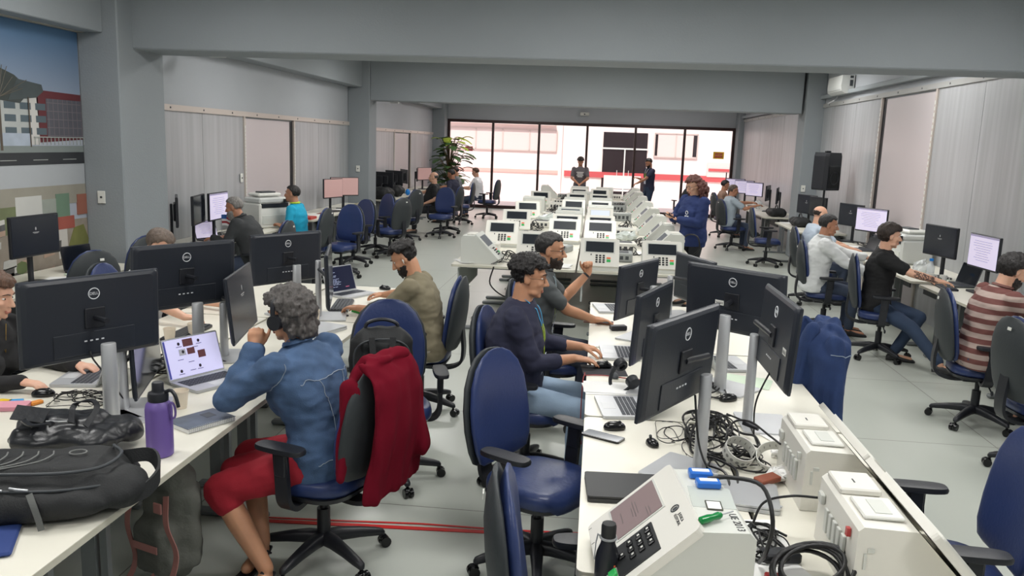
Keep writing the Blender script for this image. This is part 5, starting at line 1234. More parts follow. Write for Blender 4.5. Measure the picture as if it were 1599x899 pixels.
# ------------------------------------------------------------------ people
SKIN = {'light': (216, 168, 142), 'tan': (196, 144, 112), 'brown': (150, 102, 76), 'warm': (186, 132, 104)}
def skinmat(k):
    m = mat('skin_' + k, SKIN[k], .5, var=.06, vscale=30); m.node_tree.nodes['Principled BSDF'].inputs['Subsurface Weight'].default_value = .12
    m.node_tree.nodes['Principled BSDF'].inputs['Subsurface Radius'].default_value = (.01, .004, .002); return m
HAIRM = lambda n, c: mat('hair_' + n, c, .5, var=.8, vscale=70, bump=.8, bscale=110, stretch=(1, 1, .35))
def ik(S, T, a, b, pole):
    S = V(S); T = V(T); d = T - S; L = d.length
    if L > (a + b) * .985: T = S + d * ((a + b) * .985 / L); d = T - S; L = d.length
    L = max(L, abs(a - b) + .02); u = d.normalized(); x = (a * a - b * b + L * L) / (2 * L); h = math.sqrt(max(0, a * a - x * x))
    p = V(pole); p = p - u * p.dot(u)
    if p.length < 1e-4: p = V((0, 0, -1)) - u * -u.z
    return S + u * x + p.normalized() * h, T
TIPS = []
def hand(mb, W, d, n, side, k=1.0, curl=25, spread=1.0, fr=.0085, thumb=35):
    """W wrist, d finger direction, n palm-facing normal, side = thumb side vector sign"""
    d = V(d).normalized(); n = V(n); n = (n - d * n.dot(d)).normalized(); s = d.cross(n).normalized() * side
    W = V(W); P = lambda a, b, c: W + d * a * k + s * b * k + n * c * k
    for b in (-.028, -.010, .010, .027): mb.cap(P(.012, b * .62, 0), P(.082 - abs(b) * .15, b, 0), .0145 * k, .0115 * k, 10)
    mb.cap(P(.0, 0, 0), P(.04, 0, 0), .024 * k, .022 * k, 10)
    for b, L, j in ((.029, .070, 0), (.0105, .080, 1), (-.0095, .075, 2), (-.028, .058, 3)):
        p = P(.082 - abs(b) * .12, b, 0); a = 0; dd = d + s * (b * 2.2 * spread)
        dd.normalize(); r = fr * k * (1 if j < 3 else .9)
        for seg_, f in enumerate((.45, .32, .23)):
            a += R(curl) * (1, 1.15, .9)[seg_]
            q = p + (dd * math.cos(a) + n * math.sin(a)) * L * f * k
            mb.cap(p, q, r * (1.04 - .08 * seg_), r * (.98 - .1 * seg_), 8); dl = q - p; p = q
        if seg_ == 2: TIPS.append((p - n * .0 + dl * .1, dl.normalized(), -(n * math.cos(a) - d * math.sin(a)), r))
    p = P(.022, .026, .004); ta = R(thumb)
    for seg_, L in enumerate((.040, .034, .026)):
        dd = (d * math.cos(ta) + s * math.sin(ta) + n * (.25 + .2 * seg_)).normalized(); q = p + dd * L * k
        mb.cap(p, q, (.0125, .0105, .0095)[seg_] * k, (.0105, .0098, .008)[seg_] * k, 8); p = q; ta -= R(14)
def person(label, pos, yaw, sit=True, hip=.57, lean=8, turn=0, tilt=0, k=1.0, skin='tan', hair='short', hairc=('black', (26, 22, 22)), head=(0, 0), hroll=0,
           top=(90, 90, 95), topn='grey', sleeve='short', pants=(60, 70, 90), pantsn='jeans', shoes=(40, 40, 42), lh=None, rh=None, lpole=None, rpole=None, lhd=None, rhd=None, lc=25, rc=25,
           lf=None, rf=None, near=True, bulk=1.0, belly=0.0, bust=0.0, beard=None, glasses=None, lanyard=None, collar=None, group=None, hem=0, skirt=None, neckf=12, bald=False, topmat=None, stand_z=None, foot_yaw=0, lknee=(1, .25), rknee=(1, .25), loose=.0, palmn=None, fold=.009, nails=None):
    t = thing('person', label, 'person', (pos[0], pos[1], 0), 0, group)
    O = V((pos[0], pos[1], 0)); loc = lambda p: V(p) - O
    f = V((-math.sin(R(yaw)), math.cos(R(yaw)), 0)); rt = V((f.y, -f.x, 0)); up = V((0, 0, 1))
    zp = (hip if sit else .93 * k)
    Pv = V((0, 0, zp)); la = R(lean); ts = R(tilt)
    u = (up * math.cos(la) + f * math.sin(la) + rt * math.sin(ts)).normalized()
    tf = Matrix.Rotation(R(turn), 3, u) @ f; tf = (tf - u * tf.dot(u)).normalized(); tr = tf.cross(u).normalized()
    midu = (up * math.cos(la * .35) + f * math.sin(la * .35)).normalized()
    L = .50 * k; mid = Pv + midu * L * .45; N = Pv + midu * L * .2 + u * L * .8 + u * .02
    def cen(s):   # s along 0..1
        return Pv * (1 - s) ** 2 + mid * 2 * s * (1 - s) + N * s * s
    def torso(mb, e, hemz=0):
        rs = []
        secs = [(-.16 - hemz, .150, .105), (-.06, .170, .118), (.08, .168, .118), (.25, .150, .108), (.42, .150, .108), (.60, .165, .118), (.76, .176, .116), (.88, .165, .092), (.96, .11, .075), (1.02, .062, .058)]
        for s, a, b in secs:
            c = cen(max(-.1, s)) if s >= 0 else Pv + up * s * L
            bb = b * bulk + e + (belly if .05 < s < .55 else belly * .5 if s < .7 else 0) * .5; aa = a * (.5 + .5 * bulk) + e
            ax = (tr * s + rt * (1 - s)).normalized() if s > 0 else rt
            fw = (tf * s + f * (1 - s)).normalized() if s > 0 else f
            c = c + fw * (belly * .5 if .05 < s < .6 else 0)
            rs.append([tuple(c + ax * x * k + fw * y * k) for x, y, _ in sup(aa, bb, 24, 2.3)])
        mb.rings(rs)
        if bust:
            for s_ in (-1, 1): mb.ell(cen(.62) + tr * s_ * .075 * k + tf * (.085 + bust * .3) * k, (.075 * k + e, .075 * k + e, .075 * k + e), 12, 8)
    SH = {s_: N - u * .055 * k + tr * s_ * .178 * k * (.6 + .4 * bulk) for s_ in (-1, 1)}     # -1 left, +1 right
    dn = R(neckf); nd_ = (u * math.cos(dn) + tf * math.sin(dn)).normalized(); nd_ = (nd_ + up * .6).normalized()
    Hc = N + nd_ * .150 * k + tf * .012
    hy = Matrix.Rotation(R(yaw + head[0]), 4, 'Z'); HM = Matrix.Translation(Hc) @ hy @ Matrix.Rotation(R(hroll), 4, 'Y') @ Matrix.Rotation(R(-head[1]), 4, 'X') @ Matrix.Scale(k * .98, 4)
    H = lambda *p: HM @ V(p)
    b = MB(); vox = .0065 if near else .011
    torso(b, -.006)
    # neck and head
    b.cap(N - u * .05, H(0, -.02, -.05), .062 * k, .057 * k, 14)
    b.ell((0, -.012, .035), (.075, .096, .083), 20, 12, M=HM); b.ell((0, .022, -.02), (.064, .068, .088), 18, 12, M=HM)
    b.ell((0, .030, -.070), (.047, .052, .045), 16, 10, M=HM); b.ell((0, .066, -.097), (.022, .019, .016), 12, 8, M=HM)
    b.cap(H(0, .086, .014), H(0, .110, -.026), .0085, .0125, 10)
    for s_ in (-1, 1):
        b.ell((s_ * .012, .097, -.031), (.009, .011, .008), 8, 6, M=HM); b.ell((s_ * .036, .060, -.022), (.026, .024, .022), 10, 8, M=HM)
        b.ell((s_ * .074, -.008, -.005), (.012, .020, .032), 12, 8, M=HM); b.cap(H(s_ * .012, .084, .034), H(s_ * .044, .070, .034), .010, .008, 8)
        b.ell((s_ * .040, .03, -.075), (.02, .032, .022), 10, 7, M=HM)
    b.cap(H(-.017, .083, -.058), H(.017, .083, -.058), .0085, .0085, 8); b.cap(H(-.012, .084, -.068), H(.012, .084, -.068), .0085, .0085, 8)
    # arms
    ARM = {}; TIPS.clear()
    for s_, T, pole, hd, cu in ((-1, lh, lpole, lhd, lc), (1, rh, rpole, rhd, rc)):
        if T is None: Tn = Pv + f * .34 * k + rt * s_ * .12 + up * .10 if sit else Pv + rt * s_ * .27 * k + f * .04 - up * .10; hd = hd or (f - up * .15 if sit else -up + f * .15)
        else: Tn = loc(T)
        pl = V(pole) if pole is not None else (rt * s_ * .5 - up * .8 - f * .35)
        E, Wp = ik(SH[s_], Tn, .285 * k, .255 * k, pl); ARM[s_] = (SH[s_], E, Wp)
        b.cap(SH[s_], E, .050 * k * (.7 + .3 * bulk), .039 * k, 14); b.cap(E, E.lerp(Wp, .35), .039 * k, .039 * k, 14); b.cap(E.lerp(Wp, .35), Wp, .039 * k, .0255 * k, 14)
        b.ell(SH[s_], .058 * k, 12, 8)
        hd = V(hd) if hd is not None else (Wp - E).normalized() * 1.0
        pn_ = V(palmn[0 if s_ < 0 else 1]) if palmn and palmn[0 if s_ < 0 else 1] is not None else -up
        if abs(hd.normalized().dot(pn_.normalized())) > .9: pn_ = -rt * s_
        side = -1 if (hd.normalized().cross(pn_)).dot(rt * s_) > 0 else 1
        if near: hand(b, Wp, hd, pn_, side, k * .98, cu)
        else: hand(b, Wp, hd, pn_, side, k, cu, fr=.0105)
    # legs
    LEG = {}
    for s_, F, kn in ((-1, lf, lknee), (1, rf, rknee)):
        Hj = Pv + rt * s_ * .088 * k - up * .02
        if F is None: Fn = (f * .40 * k + rt * s_ * .12 + up * .085) if sit else (rt * s_ * .10 + up * .085 - f * .02)
        else: Fn = loc(F) + up * .085
        pl = f * kn[0] + rt * s_ * kn[1] + up * (1.2 if sit else 0)
        K, A = ik(Hj, Fn, .43 * k, .42 * k, pl); LEG[s_] = (Hj, K, A)
        b.cap(Hj, K, .085 * k * (.6 + .4 * bulk), .056 * k, 14); b.cap(K, K.lerp(A, .4), .055 * k, .056 * k, 14); b.cap(K.lerp(A, .4), A, .056 * k, .036 * k, 14)
        fd = Matrix.Rotation(R(foot_yaw), 3, 'Z') @ f
        b.cap(A + fd * .0 - up * .04, A + fd * .15 * k - up * .055, .034, .028, 10)
    body = rlink('body', b, vox, skinmat(skin), t, 3 if near else 2)
    if nails:
        nb = MB()
        for p_, d_, n_, r_ in TIPS: nb.ell(p_ + n_ * r_ * .62, (r_ * .75, r_ * .75, r_ * .55), 8, 6)
        nb.build('nails', mat('nail_red', nails, .25), t, True)
    # eyes, brows, lips
    if near or True:
        e_ = MB(); pu = MB()
        for s_ in (-1, 1):
            e_.ell((s_ * .031, .0715, .010), (.0115, .0095, .0055), 10, 7, M=HM); pu.ell((s_ * .031, .0785, .010), (.0052, .0035, .0052), 8, 6, M=HM)
        e_.build('eyes', mat('eye_white', (226, 220, 214), .3), t, True); pu.build('pupils', mat('pupil_brown', (40, 26, 20), .2), t, True)
        lp = MB(); lp.cap(H(-.019, .0845, -.0605), H(.019, .0845, -.0605), .006, .006, 8); lp.cap(H(-.014, .086, -.069), H(.014, .086, -.069), .0068, .0068, 8)
        lp.build('lips', mat('lips_' + skin, tuple(int(c * q_) for c, q_ in zip(SKIN[skin], (.86, .68, .68))), .5), t, True)
    hm = HAIRM(*hairc)
    if True:
        br = MB()
        for s_ in (-1, 1): br.tube([H(s_ * .012, .093, .034), H(s_ * .03, .090, .039), H(s_ * .05, .074, .033)], [.0035, .0042, .002], 6)
        br.build('eyebrows', hm, t, True)
    # hair
    rnd = random.Random(sum(map(ord, hair)) % 7 + len(label)); hb = MB()
    def shell(inf, r0, r1, test, cnt):
        g = PI * (3 - math.sqrt(5))
        for i in range(cnt):
            z = 1 - 2 * (i + .5) / cnt; rr = math.sqrt(1 - z * z); x, y = rr * math.cos(g * i), rr * math.sin(g * i)
            px, py, pz = x * (.075 + inf), -.012 + y * (.096 + inf), .035 + z * (.083 + inf)
            if test(x, y, z, px, py, pz): hb.ell(H(px, py, pz), rnd.uniform(r0, r1) * k, 8, 6)
    def scalp(x, y, z, px, py, pz, hl=.55, nape=-.85):
        if y > .35: return z > hl
        if y > -.15: return z > (-.12 if abs(x) > .5 else .3) + (y + .15) * 1.0
        return z > nape
    dsp = (.004, 60, (1, 1, .4)); hv = .007
    if hair == 'short': shell(.002, .011, .015, lambda *a: scalp(*a, hl=.55, nape=-.62), 420)
    elif hair == 'buzz': shell(-.004, .009, .011, lambda *a: scalp(*a, hl=.62, nape=-.55), 420); dsp = (.001, 80, (1, 1, 1))
    elif hair == 'bald': shell(-.003, .008, .010, lambda x, y, z, px, py, pz: y < -.0 and -.6 < z < .25 and scalp(x, y, z, px, py, pz), 420); dsp = (.001, 80, (1, 1, 1))
    elif hair == 'quiff':
        shell(-.002, .010, .012, lambda *a: scalp(*a, hl=.55, nape=-.8) and a[2] < .5, 420); shell(.010, .014, .021, lambda *a: scalp(*a, hl=.5) and a[2] > .25, 300); dsp = (.008, 45, (1, 1, .6))
    elif hair == 'curly':
        shell(-.002, .010, .012, lambda *a: scalp(*a, hl=.55, nape=-.8) and a[2] < .3, 420); shell(.016, .013, .022, lambda *a: scalp(*a, hl=.42) and a[2] > .1, 260); dsp = (.011, 75, (1, 1, 1))
    elif hair == 'wavybob':
        shell(.020, .018, .028, lambda x, y, z, px, py, pz: scalp(x, y, z, px, py, pz, hl=.45, nape=-.98), 300)
        for i in range(60):
            a = rnd.uniform(-2.7, -.45); hb.ell(H(.082 * math.cos(a), -.02 + .09 * math.sin(a), rnd.uniform(-.095, -.01)), rnd.uniform(.02, .03) * k, 8, 6)
        dsp = (.016, 46, (1, 1, .6))
    elif hair == 'mop':
        shell(.010, .016, .022, lambda *a: scalp(*a, hl=.38, nape=-.9), 320); dsp = (.006, 45, (1, 1, .3))
    elif hair in ('long', 'longcurly'):
        shell(.012, .016, .024, lambda x, y, z, px, py, pz: scalp(x, y, z, px, py, pz, hl=.5, nape=-1), 320); n_ = 150 if hair == 'longcurly' else 90
        for i in range(n_):
            a = rnd.uniform(-3.45, .3) if hair == 'long' else rnd.uniform(-3.5, .36); q_ = rnd.random(); w_ = (.10 if hair == 'longcurly' else .085) + (.045 if hair == 'longcurly' else .012) * math.sin(PI * min(1, q_ + .1)); hb.ell(H(w_ * math.cos(a), -.025 + (w_) * math.sin(a), .02 - q_ * (.26 if hair == 'longcurly' else .2)), rnd.uniform(.018, .03) * k, 8, 6)
        dsp = (.012 if hair == 'longcurly' else .005, 40, (1, 1, .5))
    hb_ = rlink('hair', hb, hv if near else .010, hm, t, 2, dsp)
    if beard:
        bb = MB(); bm = HAIRM(*beard[1])
        full = beard[0]
        for i in range(380):
            a = rnd.uniform(-.15, PI + .15); z = rnd.uniform(-.118, -.04); 
            w_ = .054 - max(0, -.07 - z) * .35; x = w_ * math.cos(a) * 1.06; y = .026 + (.069 if z > -.085 else .062) * math.sin(a)
            if abs(x) < .022 and z > -.076: continue
            if z > -.055 and y > .06: continue
            if abs(x) > .04 and z > -.05 and full == 'short': pass
            bb.ell(H(x, y, z), (.0085 if full == 'short' else .014) * k, 7, 5)
        for i in range(14): bb.ell(H(-.022 + i * .0034, .093 - abs(i - 7) * .0010, -.047), .0062 * k, 6, 5)
        if full == 'long':
            for i in range(40): bb.ell(H(rnd.uniform(-.03, .03), .05 + rnd.uniform(-.01, .025), rnd.uniform(-.15, -.1)), .014, 7, 5)
        rlink('beard', bb, .0065 if near else .01, bm, t, 2, (.002, 90, (1, 1, 1)))
    if glasses:
        g = MB(); gm = mat('glasses_' + glasses[0], glasses[1], .3)
        for s_ in (-1, 1):
            pts = [H(s_ * .032 + .0235 * math.cos(a), .094 - .006 * abs(math.cos(a)), .006 + .0185 * math.sin(a)) for a in [2 * PI * q_ / 22 for q_ in range(22)]]
            g.tube(pts, .0019, 6, closed=True); g.tube([H(s_ * .056, .088, .012), H(s_ * .078, .04, .010), H(s_ * .080, -.01, .006)], .0019, 6)
        g.tube([H(-.009, .095, .01), H(0, .099, .013), H(.009, .095, .01)], .0018, 6); g.build('glasses', gm, t, 60)
    # clothes
    tm = topmat or mat('cloth_' + topn, top, .85, var=.08, vscale=12, bump=.12, bscale=220)
    c = MB(); e = .010 + loose; torso(c, e, hem)
    c.cap(N - u * .07, N + nd_ * .018, .060 * k + e, .050 * k + e * .6, 14)
    cut = {'short': .72, 'elbow': 1.0, 'long': 2.0, '34': 1.55, 'none': .1}[sleeve]
    for s_ in (-1, 1):
        S, E, Wp = ARM[s_]; c.ell(S, .056 * k + e, 12, 8)
        q_ = S.lerp(E, min(1, cut)); c.cap(S, q_, .055 * k + e, (.048 if cut < 1.01 else .042) * k + e, 14)
        if cut > 1.01: c.cap(E, E.lerp(Wp, (cut - 1) * .97), .043 * k + e, .032 * k + e, 14)
    tp_ = rlink('top', c, .010 if near else .014, tm, t, 9, (fold if near else .007, 10, (1, 1, 1.7)))
    if collar:
        cm = collar if not isinstance(collar, bool) else tm
        q_ = MB(); cc = N + nd_ * .012
        rs = []
        for z_, r_ in ((-.012, .068), (.012, .064), (.026, .070), (.010, .078)): rs.append([tuple(cc + nd_ * z_ + tr * x + tf * (y - .004)) for x, y, _ in sup(r_ * k, r_ * k * .98, 22, 2.1)])
        q_.rings(rs, cap=False); q_.build('collar', cm, t, 60)
    pm = mat('cloth_' + pantsn, pants, .85, var=.15, vscale=8, bump=.12, bscale=200)
    c = MB()
    if skirt is None:
        rs = []
        for s, a, b2 in ((-.20, .10, .09), (-.10, .165, .12), (.0, .172, .122), (.1, .168, .12)): rs.append([tuple(Pv + up * s * L + rt * x * k + f * y * k) for x, y, _ in sup(a * (.5 + .5 * bulk) + .008, b2 * bulk + .008, 22, 2.3)])
        c.rings(rs)
        for s_ in (-1, 1):
            Hj, K, A = LEG[s_]; c.cap(Hj, K, .092 * k * (.6 + .4 * bulk), .066 * k, 14); c.cap(K, A + (K - A).normalized() * .03, .066 * k, .052 * k, 14)
        rlink('trousers', c, .012 if near else .016, pm, t, 4, (.005, 10, (1, 1, 1)))
    else:
        m0 = (LEG[-1][1] + LEG[1][1]) / 2
        for s_ in (-1, 1): c.cap(LEG[s_][0], LEG[s_][1], .105 * k, .078 * k, 14)
        c.cap(Pv - up * .02, m0, .12 * k, .075 * k, 14)
        for s_ in (-1, 1): c.cap(LEG[s_][1], LEG[s_][1].lerp(LEG[s_][2], .14), .078, .075, 12)
        rlink('skirt', c, .011, mat('skirt_red', skirt, .85, var=.1, bump=.1, bscale=150), t, 5, (.006, 12, (1, 1, 1)))
    if shoes is not None:
        sm_ = mat('shoe_%d_%d' % (shoes[0], shoes[1]), shoes, .5)
        fd = Matrix.Rotation(R(foot_yaw), 3, 'Z') @ f
        for s_ in (-1, 1):
            A = LEG[s_][2]; q_ = MB(); sd_ = fd.cross(up)
            rs = []
            for y_, w_, h in ((-.06, .028, .05), (-.03, .037, .075), (.03, .040, .07), (.09, .045, .05), (.15, .044, .038), (.19, .032, .028), (.205, .012, .014)):
                rs.append([tuple(A - up * .085 + fd * y_ * k + sd_ * x + up * max(.002, h * .5 + z_)) for x, z_, _ in sup(w_, h * .5, 14, 2.6)])
            q_.rings(rs); q_.build('shoe', sm_, t, 60)
    if lanyard:
        bv = BVHTree.FromPolygons([v.co.copy() for v in tp_.data.vertices], [tuple(p.vertices) for p in tp_.data.polygons])
        for s_ in (-1, 1):
            pts = []
            for q_ in range(13):
                a = q_ / 12; p = N + nd_ * .02 + tr * s_ * (.062 * (1 - a) + .004) + tf * (.10 + .06 * a) - u * (.34 * a - .03) if q_ > 1 else N + nd_ * .045 + tr * s_ * .05 - tf * .02 * (1 - q_)
                r_ = bv.find_nearest(p); 
                pts.append(r_[0] + r_[1] * .004 if r_[0] is not None and q_ > 1 else p)
            MB().strip(pts[:7], .016, .002, [tr] * 7).build('lanyard', mat('lanyard_' + lanyard[0], lanyard[1], .6), t); MB().strip(pts[6:], .016, .002, [tr] * 7).build('lanyard', mat('lanyard_lime', (176, 206, 50), .6), t)
        p = pts[-1]; bd = MB(); rs = [tuple(p - u * z_ + tr * x + tf * .006) for x, z_ in ((-.045, .0), (.045, .0), (.045, .12), (-.045, .12))]; rs2 = [tuple(V(q_) + tf * .003) for q_ in rs]
        bd.rings([rs, rs2]); bd.build('badge', mat('badge_card', (198, 206, 222), .35), t)
    return dict(t=t, H=H, HM=HM, N=N, ARM=ARM, LEG=LEG, top=tp_, f=f, rt=rt, tf=tf, tr=tr, u=u, P=Pv, nd=nd_, O=O)

# --- left island
GREYH = ('grey_black', (82, 78, 76)); BLK = ('black', (24, 20, 20)); DBR = ('dark_brown', (44, 32, 26)); BRN = ('brown', (88, 62, 46)); SLV = ('silver_grey', (138, 134, 130))
p = person('person in a blue denim jacket and red skirt wearing black headphones, chin on hand', (-1.22, 3.60), 74, lean=18, turn=-6, head=(2, 10), fold=.013, skin='tan', hair='wavybob', hairc=GREYH, topmat=DEN, sleeve='long', loose=.012, hem=.08,
           lh=(-1.545, 3.575, 1.055), lhd=(.0, .15, .95), lpole=(-.8, -.2, -.9), lc=52, rh=(-1.72, 3.98, .78), rhd=(-.8, .3, -.05), lf=(-1.42, 3.36, 0), rf=(-1.50, 3.52, .04), skirt=(156, 24, 42), shoes=None, bulk=1.06, bust=.03, foot_yaw=100, palmn=((-.3, .9, .1), None), lanyard=('blue', (40, 130, 200)), collar=True, k=1.0)
H = p['H']; g = headphones(p['HM'] @ Matrix.Translation((0, .0, .02)), 'black over-ear headphones worn by the person in the denim jacket', r=.118); g.location = p['O']
# stitched seams on the jacket
def seams(p, lines, m, r=.0022):
    me = p['top'].data; bv = BVHTree.FromPolygons([v.co.copy() for v in me.vertices], [tuple(q_.vertices) for q_ in me.polygons]); mb = MB()
    for ln in lines:
        pts = []
        for q_ in bez(ln, 26):
            r_ = bv.find_nearest(q_); pts.append(r_[0] + r_[1] * .0015)
        mb.tube(pts, r, 5)
    mb.build('seams', m, p['top'])
u, tr, tf, N, P0 = p['u'], p['tr'], p['tf'], p['N'], p['P']
bk = lambda a, x: P0.lerp(N, a) - tf * .2 + tr * x
seams(p, [[bk(.72, -.22), bk(.70, -.1), bk(.70, .1), bk(.72, .22)], [bk(.70, -.09), bk(.4, -.06), bk(.05, -.04)], [bk(.70, .09), bk(.4, .06), bk(.05, .04)], [bk(-.04, -.25), bk(-.05, 0), bk(-.04, .25)],
          [N - u * .05 - tr * .19 + tf * .1, N - u * .12 - tr * .2, N - u * .05 - tr * .19 - tf * .12]], sm)
for s_ in (-1, 1):   # heeled sandals
    A = p['LEG'][s_][2]; fd = Matrix.Rotation(R(100 - 74 + 74), 3, 'Z') @ V((0, 1, 0)); fd = Matrix.Rotation(R(100), 3, 'Z') @ p['f']; upv = V((0, 0, 1)); sd_ = fd.cross(upv)
    q_ = MB(); q_.strip([A - upv * .03 - fd * .03, A - upv * .075 + fd * .05, A - upv * .083 + fd * .16, A - upv * .083 + fd * .2], .07, .012, [sd_] * 4); q_.cyl(A - upv * .03 - fd * .02, A - upv * .085 - fd * .02, .016, .01)
    q_.tube([A + sd_ * .043 - upv * .05, A + fd * .04 + upv * .0, A - sd_ * .043 - upv * .05], .005); q_.tube([A + sd_ * .036 + fd * .12 - upv * .07, A + fd * .12 - upv * .03, A - sd_ * .036 + fd * .12 - upv * .07], .006)
    q_.build('sandal', BLACK, p['t'], 40)
p = person('person in an olive green t-shirt with short black hair looking down at a laptop', (-1.18, 5.84), 86, hip=.54, lean=14, head=(10, 34), skin='tan', hair='quiff', hairc=BLK, top=(128, 120, 98), topn='olive', sleeve='short', pants=(176, 170, 156), pantsn='beige', lh=(-1.72, 5.84, .80), rh=(-1.72, 6.4, .78), rhd=(-1, .1, 0), lhd=(-1, .2, 0), beard=('short', BLK), neckf=30, loose=.006, k=1.02)
MB().ell((-.084, .004, -.006), (.007, .007, .011), 10, 7, M=p['HM']).ell((-.084, .008, -.02), (.003, .003, .011), 8, 6, M=p['HM']).build('earbud', WHITE, p['t'], True)
p1 = person('person in black at the left edge with red nails and a hand on the mouse', (-3.24, 3.92), -92, hip=.53, lean=12, head=(4, 12), skin='light', hair='long', hairc=BRN, top=(30, 30, 32), topn='black', sleeve='long', rh=(-2.79, 3.66, .795), rhd=(1, -.05, -.05), rc=18, lh=(-2.74, 4.02, .79), lhd=(1, .1, -.1), lc=22, pants=(30, 32, 36), pantsn='black_trousers', shoes=(120, 32, 36), bust=.03, k=.97, lf=(-2.72, 3.75, 0), rf=(-2.5, 3.42, 0), rpole=(0, -.6, -1), nails=(150, 20, 34))
nl = MB()
MB().tube([p1['N'] + p1['tf'] * .07 + p1['tr'] * .04, p1['N'] + p1['tf'] * .12 - p1['u'] * .14, p1['N'] + p1['tf'] * .07 - p1['tr'] * .04], .0015, 6).build('necklace', mat('gold', (210, 170, 80), .3, .8), p1['t'])
person('person bent low behind the second large monitor, only greying hair visible', (-3.3, 5.6), -92, lean=16, head=(0, 35), skin='light', hair='short', hairc=('greying_brown', (98, 84, 74)), top=(206, 206, 204), topn='offwhite', sleeve='short', lh=(-2.75, 5.25 + .5, .79), rh=(-2.72, 5.2, .79), rhd=(1, 0, 0), lhd=(1, 0, 0), k=1.02)
# --- centre island
person('person in a navy sweater with curly black hair and thin glasses working at a laptop', (-.47, 4.82), -93, lean=7, head=(4, 8), skin='tan', hair='curly', hairc=BLK, top=(42, 44, 66), topn='navy', sleeve='34', pants=(150, 172, 196), pantsn='light_jeans', rh=(-.075, 4.76, .80), rhd=(1, .1, -.08), rc=16, lh=(-.04, 5.04, .805), lhd=(1, .05, -.12), lc=24, rpole=(-.2, -.25, -1), bulk=1.22, belly=.04, bust=.03, glasses=('tortoise', (110, 76, 52)), lanyard=('sky', (60, 160, 210)), k=1.05, loose=.004)
p = person('person in a grey polo shirt with dark glasses and beard raising a fist', (-.46, 5.92), -88, hip=.6, lean=12, head=(-6, 6), skin='tan', hair='short', hairc=('dark_greying', (40, 38, 38)), top=(82, 86, 88), topn='slate', sleeve='short', pants=(50, 56, 70), pantsn='dark_jeans', rh=(.03, 5.98, .785), rhd=(1, .3, -.05), rc=14, rpole=(-.1, -.6, -.7), lh=(-.03, 6.3, 1.08), lhd=(-.1, -.1, 1), lc=70, lpole=(.1, .3, -1), beard=('short', DBR), glasses=('black', (20, 20, 22)), collar=True, lanyard=('pale', (190, 215, 225)), bulk=1.15, belly=.03, k=1.06, palmn=((.2, -1, 0), None))
a_ = p['ARM'][-1]; d_ = (a_[2] - a_[1]).normalized(); MB().cyl(a_[1].lerp(a_[2], .90), a_[1].lerp(a_[2], .96), .031, .030).build('wristband', BLACK, p['t'], 40)
p = person('standing person with long curly auburn hair in a navy sweatshirt looking at a phone', (1.30, 11.0), 125, sit=False, k=.99, head=(-8, 22), skin='light', hair='longcurly', hairc=('auburn', (84, 42, 32)), top=(26, 44, 92), topn='royal_navy', sleeve='long', pants=(22, 22, 26), pantsn='black_trousers', lh=(1.10, 10.84, 1.14), rh=(1.02, 10.95, 1.16), lhd=(-.8, .2, .15), rhd=(-.5, -.3, .1), lc=35, rc=35, lean=2, loose=.014, bust=.03, hem=.1, glasses=('thin', (90, 80, 76)), bulk=1.12, palmn=((.2, .2, 1), (.2, .2, 1)), lpole=(.3, -.3, -1), rpole=(-.3, .8, -1))
o = MB().box((0, 0, 0), (.08, .16, .010), bev=.003).build('mobile_phone', BLACKG, loc=(.955, 10.80, 1.20)); o.rotation_euler = (R(-20), R(10), R(-50)); tag(o, 'phone held in both hands by the standing person with red brown hair', 'mobile phone')
bdg = MB(); bdg.box((0, 0, 0), (.07, .004, .045)); 
pp = p['P'] + p['f'] * .165 + V((0, 0, .18)); M = Matrix.Translation(pp) @ Matrix.Rotation(R(125), 4, 'Z'); MB().box((0, 0, 0), (.07, .006, .05), M=M).build('badge', mat('badge_card', (1, 1, 1)), p['t'])
q_ = p['P'].lerp(p['N'], .62) + p['f'] * .185 + p['rt'] * -.07; M = Matrix.Translation(q_) @ Matrix.Rotation(R(125), 4, 'Z') @ Matrix.Rotation(PI / 2, 4, 'X'); MB().torus((0, 0, 0), .022, .004, 20, 6, M=M).build('chest_emblem', PAPER, p['t']); MB().box((0, -.045, 0), (.07, .014, .004), M=M).build('chest_print', PAPER, p['t'])
# --- left wall row
person('person with grey hair and grey beard in a dark grey jacket at the left wall', (-3.98, 9.3), 92, lean=22, head=(4, 14), skin='warm', hair='short', hairc=SLV, top=(58, 60, 62), topn='charcoal', sleeve='long', beard=('long', SLV), lh=(-4.45, 9.2, .82), rh=(-4.45, 9.6, .80), lhd=(-1, .1, -.1), rhd=(-1, 0, 0), near=False, loose=.014, bulk=1.15, collar=True, neckf=25)
person('person in a bright turquoise shirt with short dark hair at the left wall', (-4.16, 11.2), 90, lean=6, head=(4, 0), skin='warm', hair='short', hairc=BLK, top=(24, 160, 196), topn='turquoise', sleeve='short', lh=(-4.4, 11.1, .80), rh=(-4.4, 11.4, .80), near=False, collar=mat('lanyard_lime', (176, 206, 50), .6), bulk=1.1)
person('balding person in a black t-shirt sitting past the second left pillar', (-3.6, 18.0), 100, lean=-4, head=(-8, -2), skin='light', hair='bald', hairc=GREYH, top=(26, 28, 30), topn='black', sleeve='short', pants=(28, 30, 34), pantsn='black_trousers', near=False, bulk=1.35, belly=.08, lh=(-3.72, 17.75, .68), rh=(-4.1, 18.4, .82))
person('person in a dark navy shirt with short hair sitting near the plant', (-3.5, 20.3), 70, lean=10, head=(10, 20), skin='brown', hair='short', hairc=BLK, top=(34, 36, 56), topn='deep_navy', sleeve='short', near=False, bulk=1.1, lh=(-3.82, 20.1, .82), rh=(-3.85, 20.6, .8))
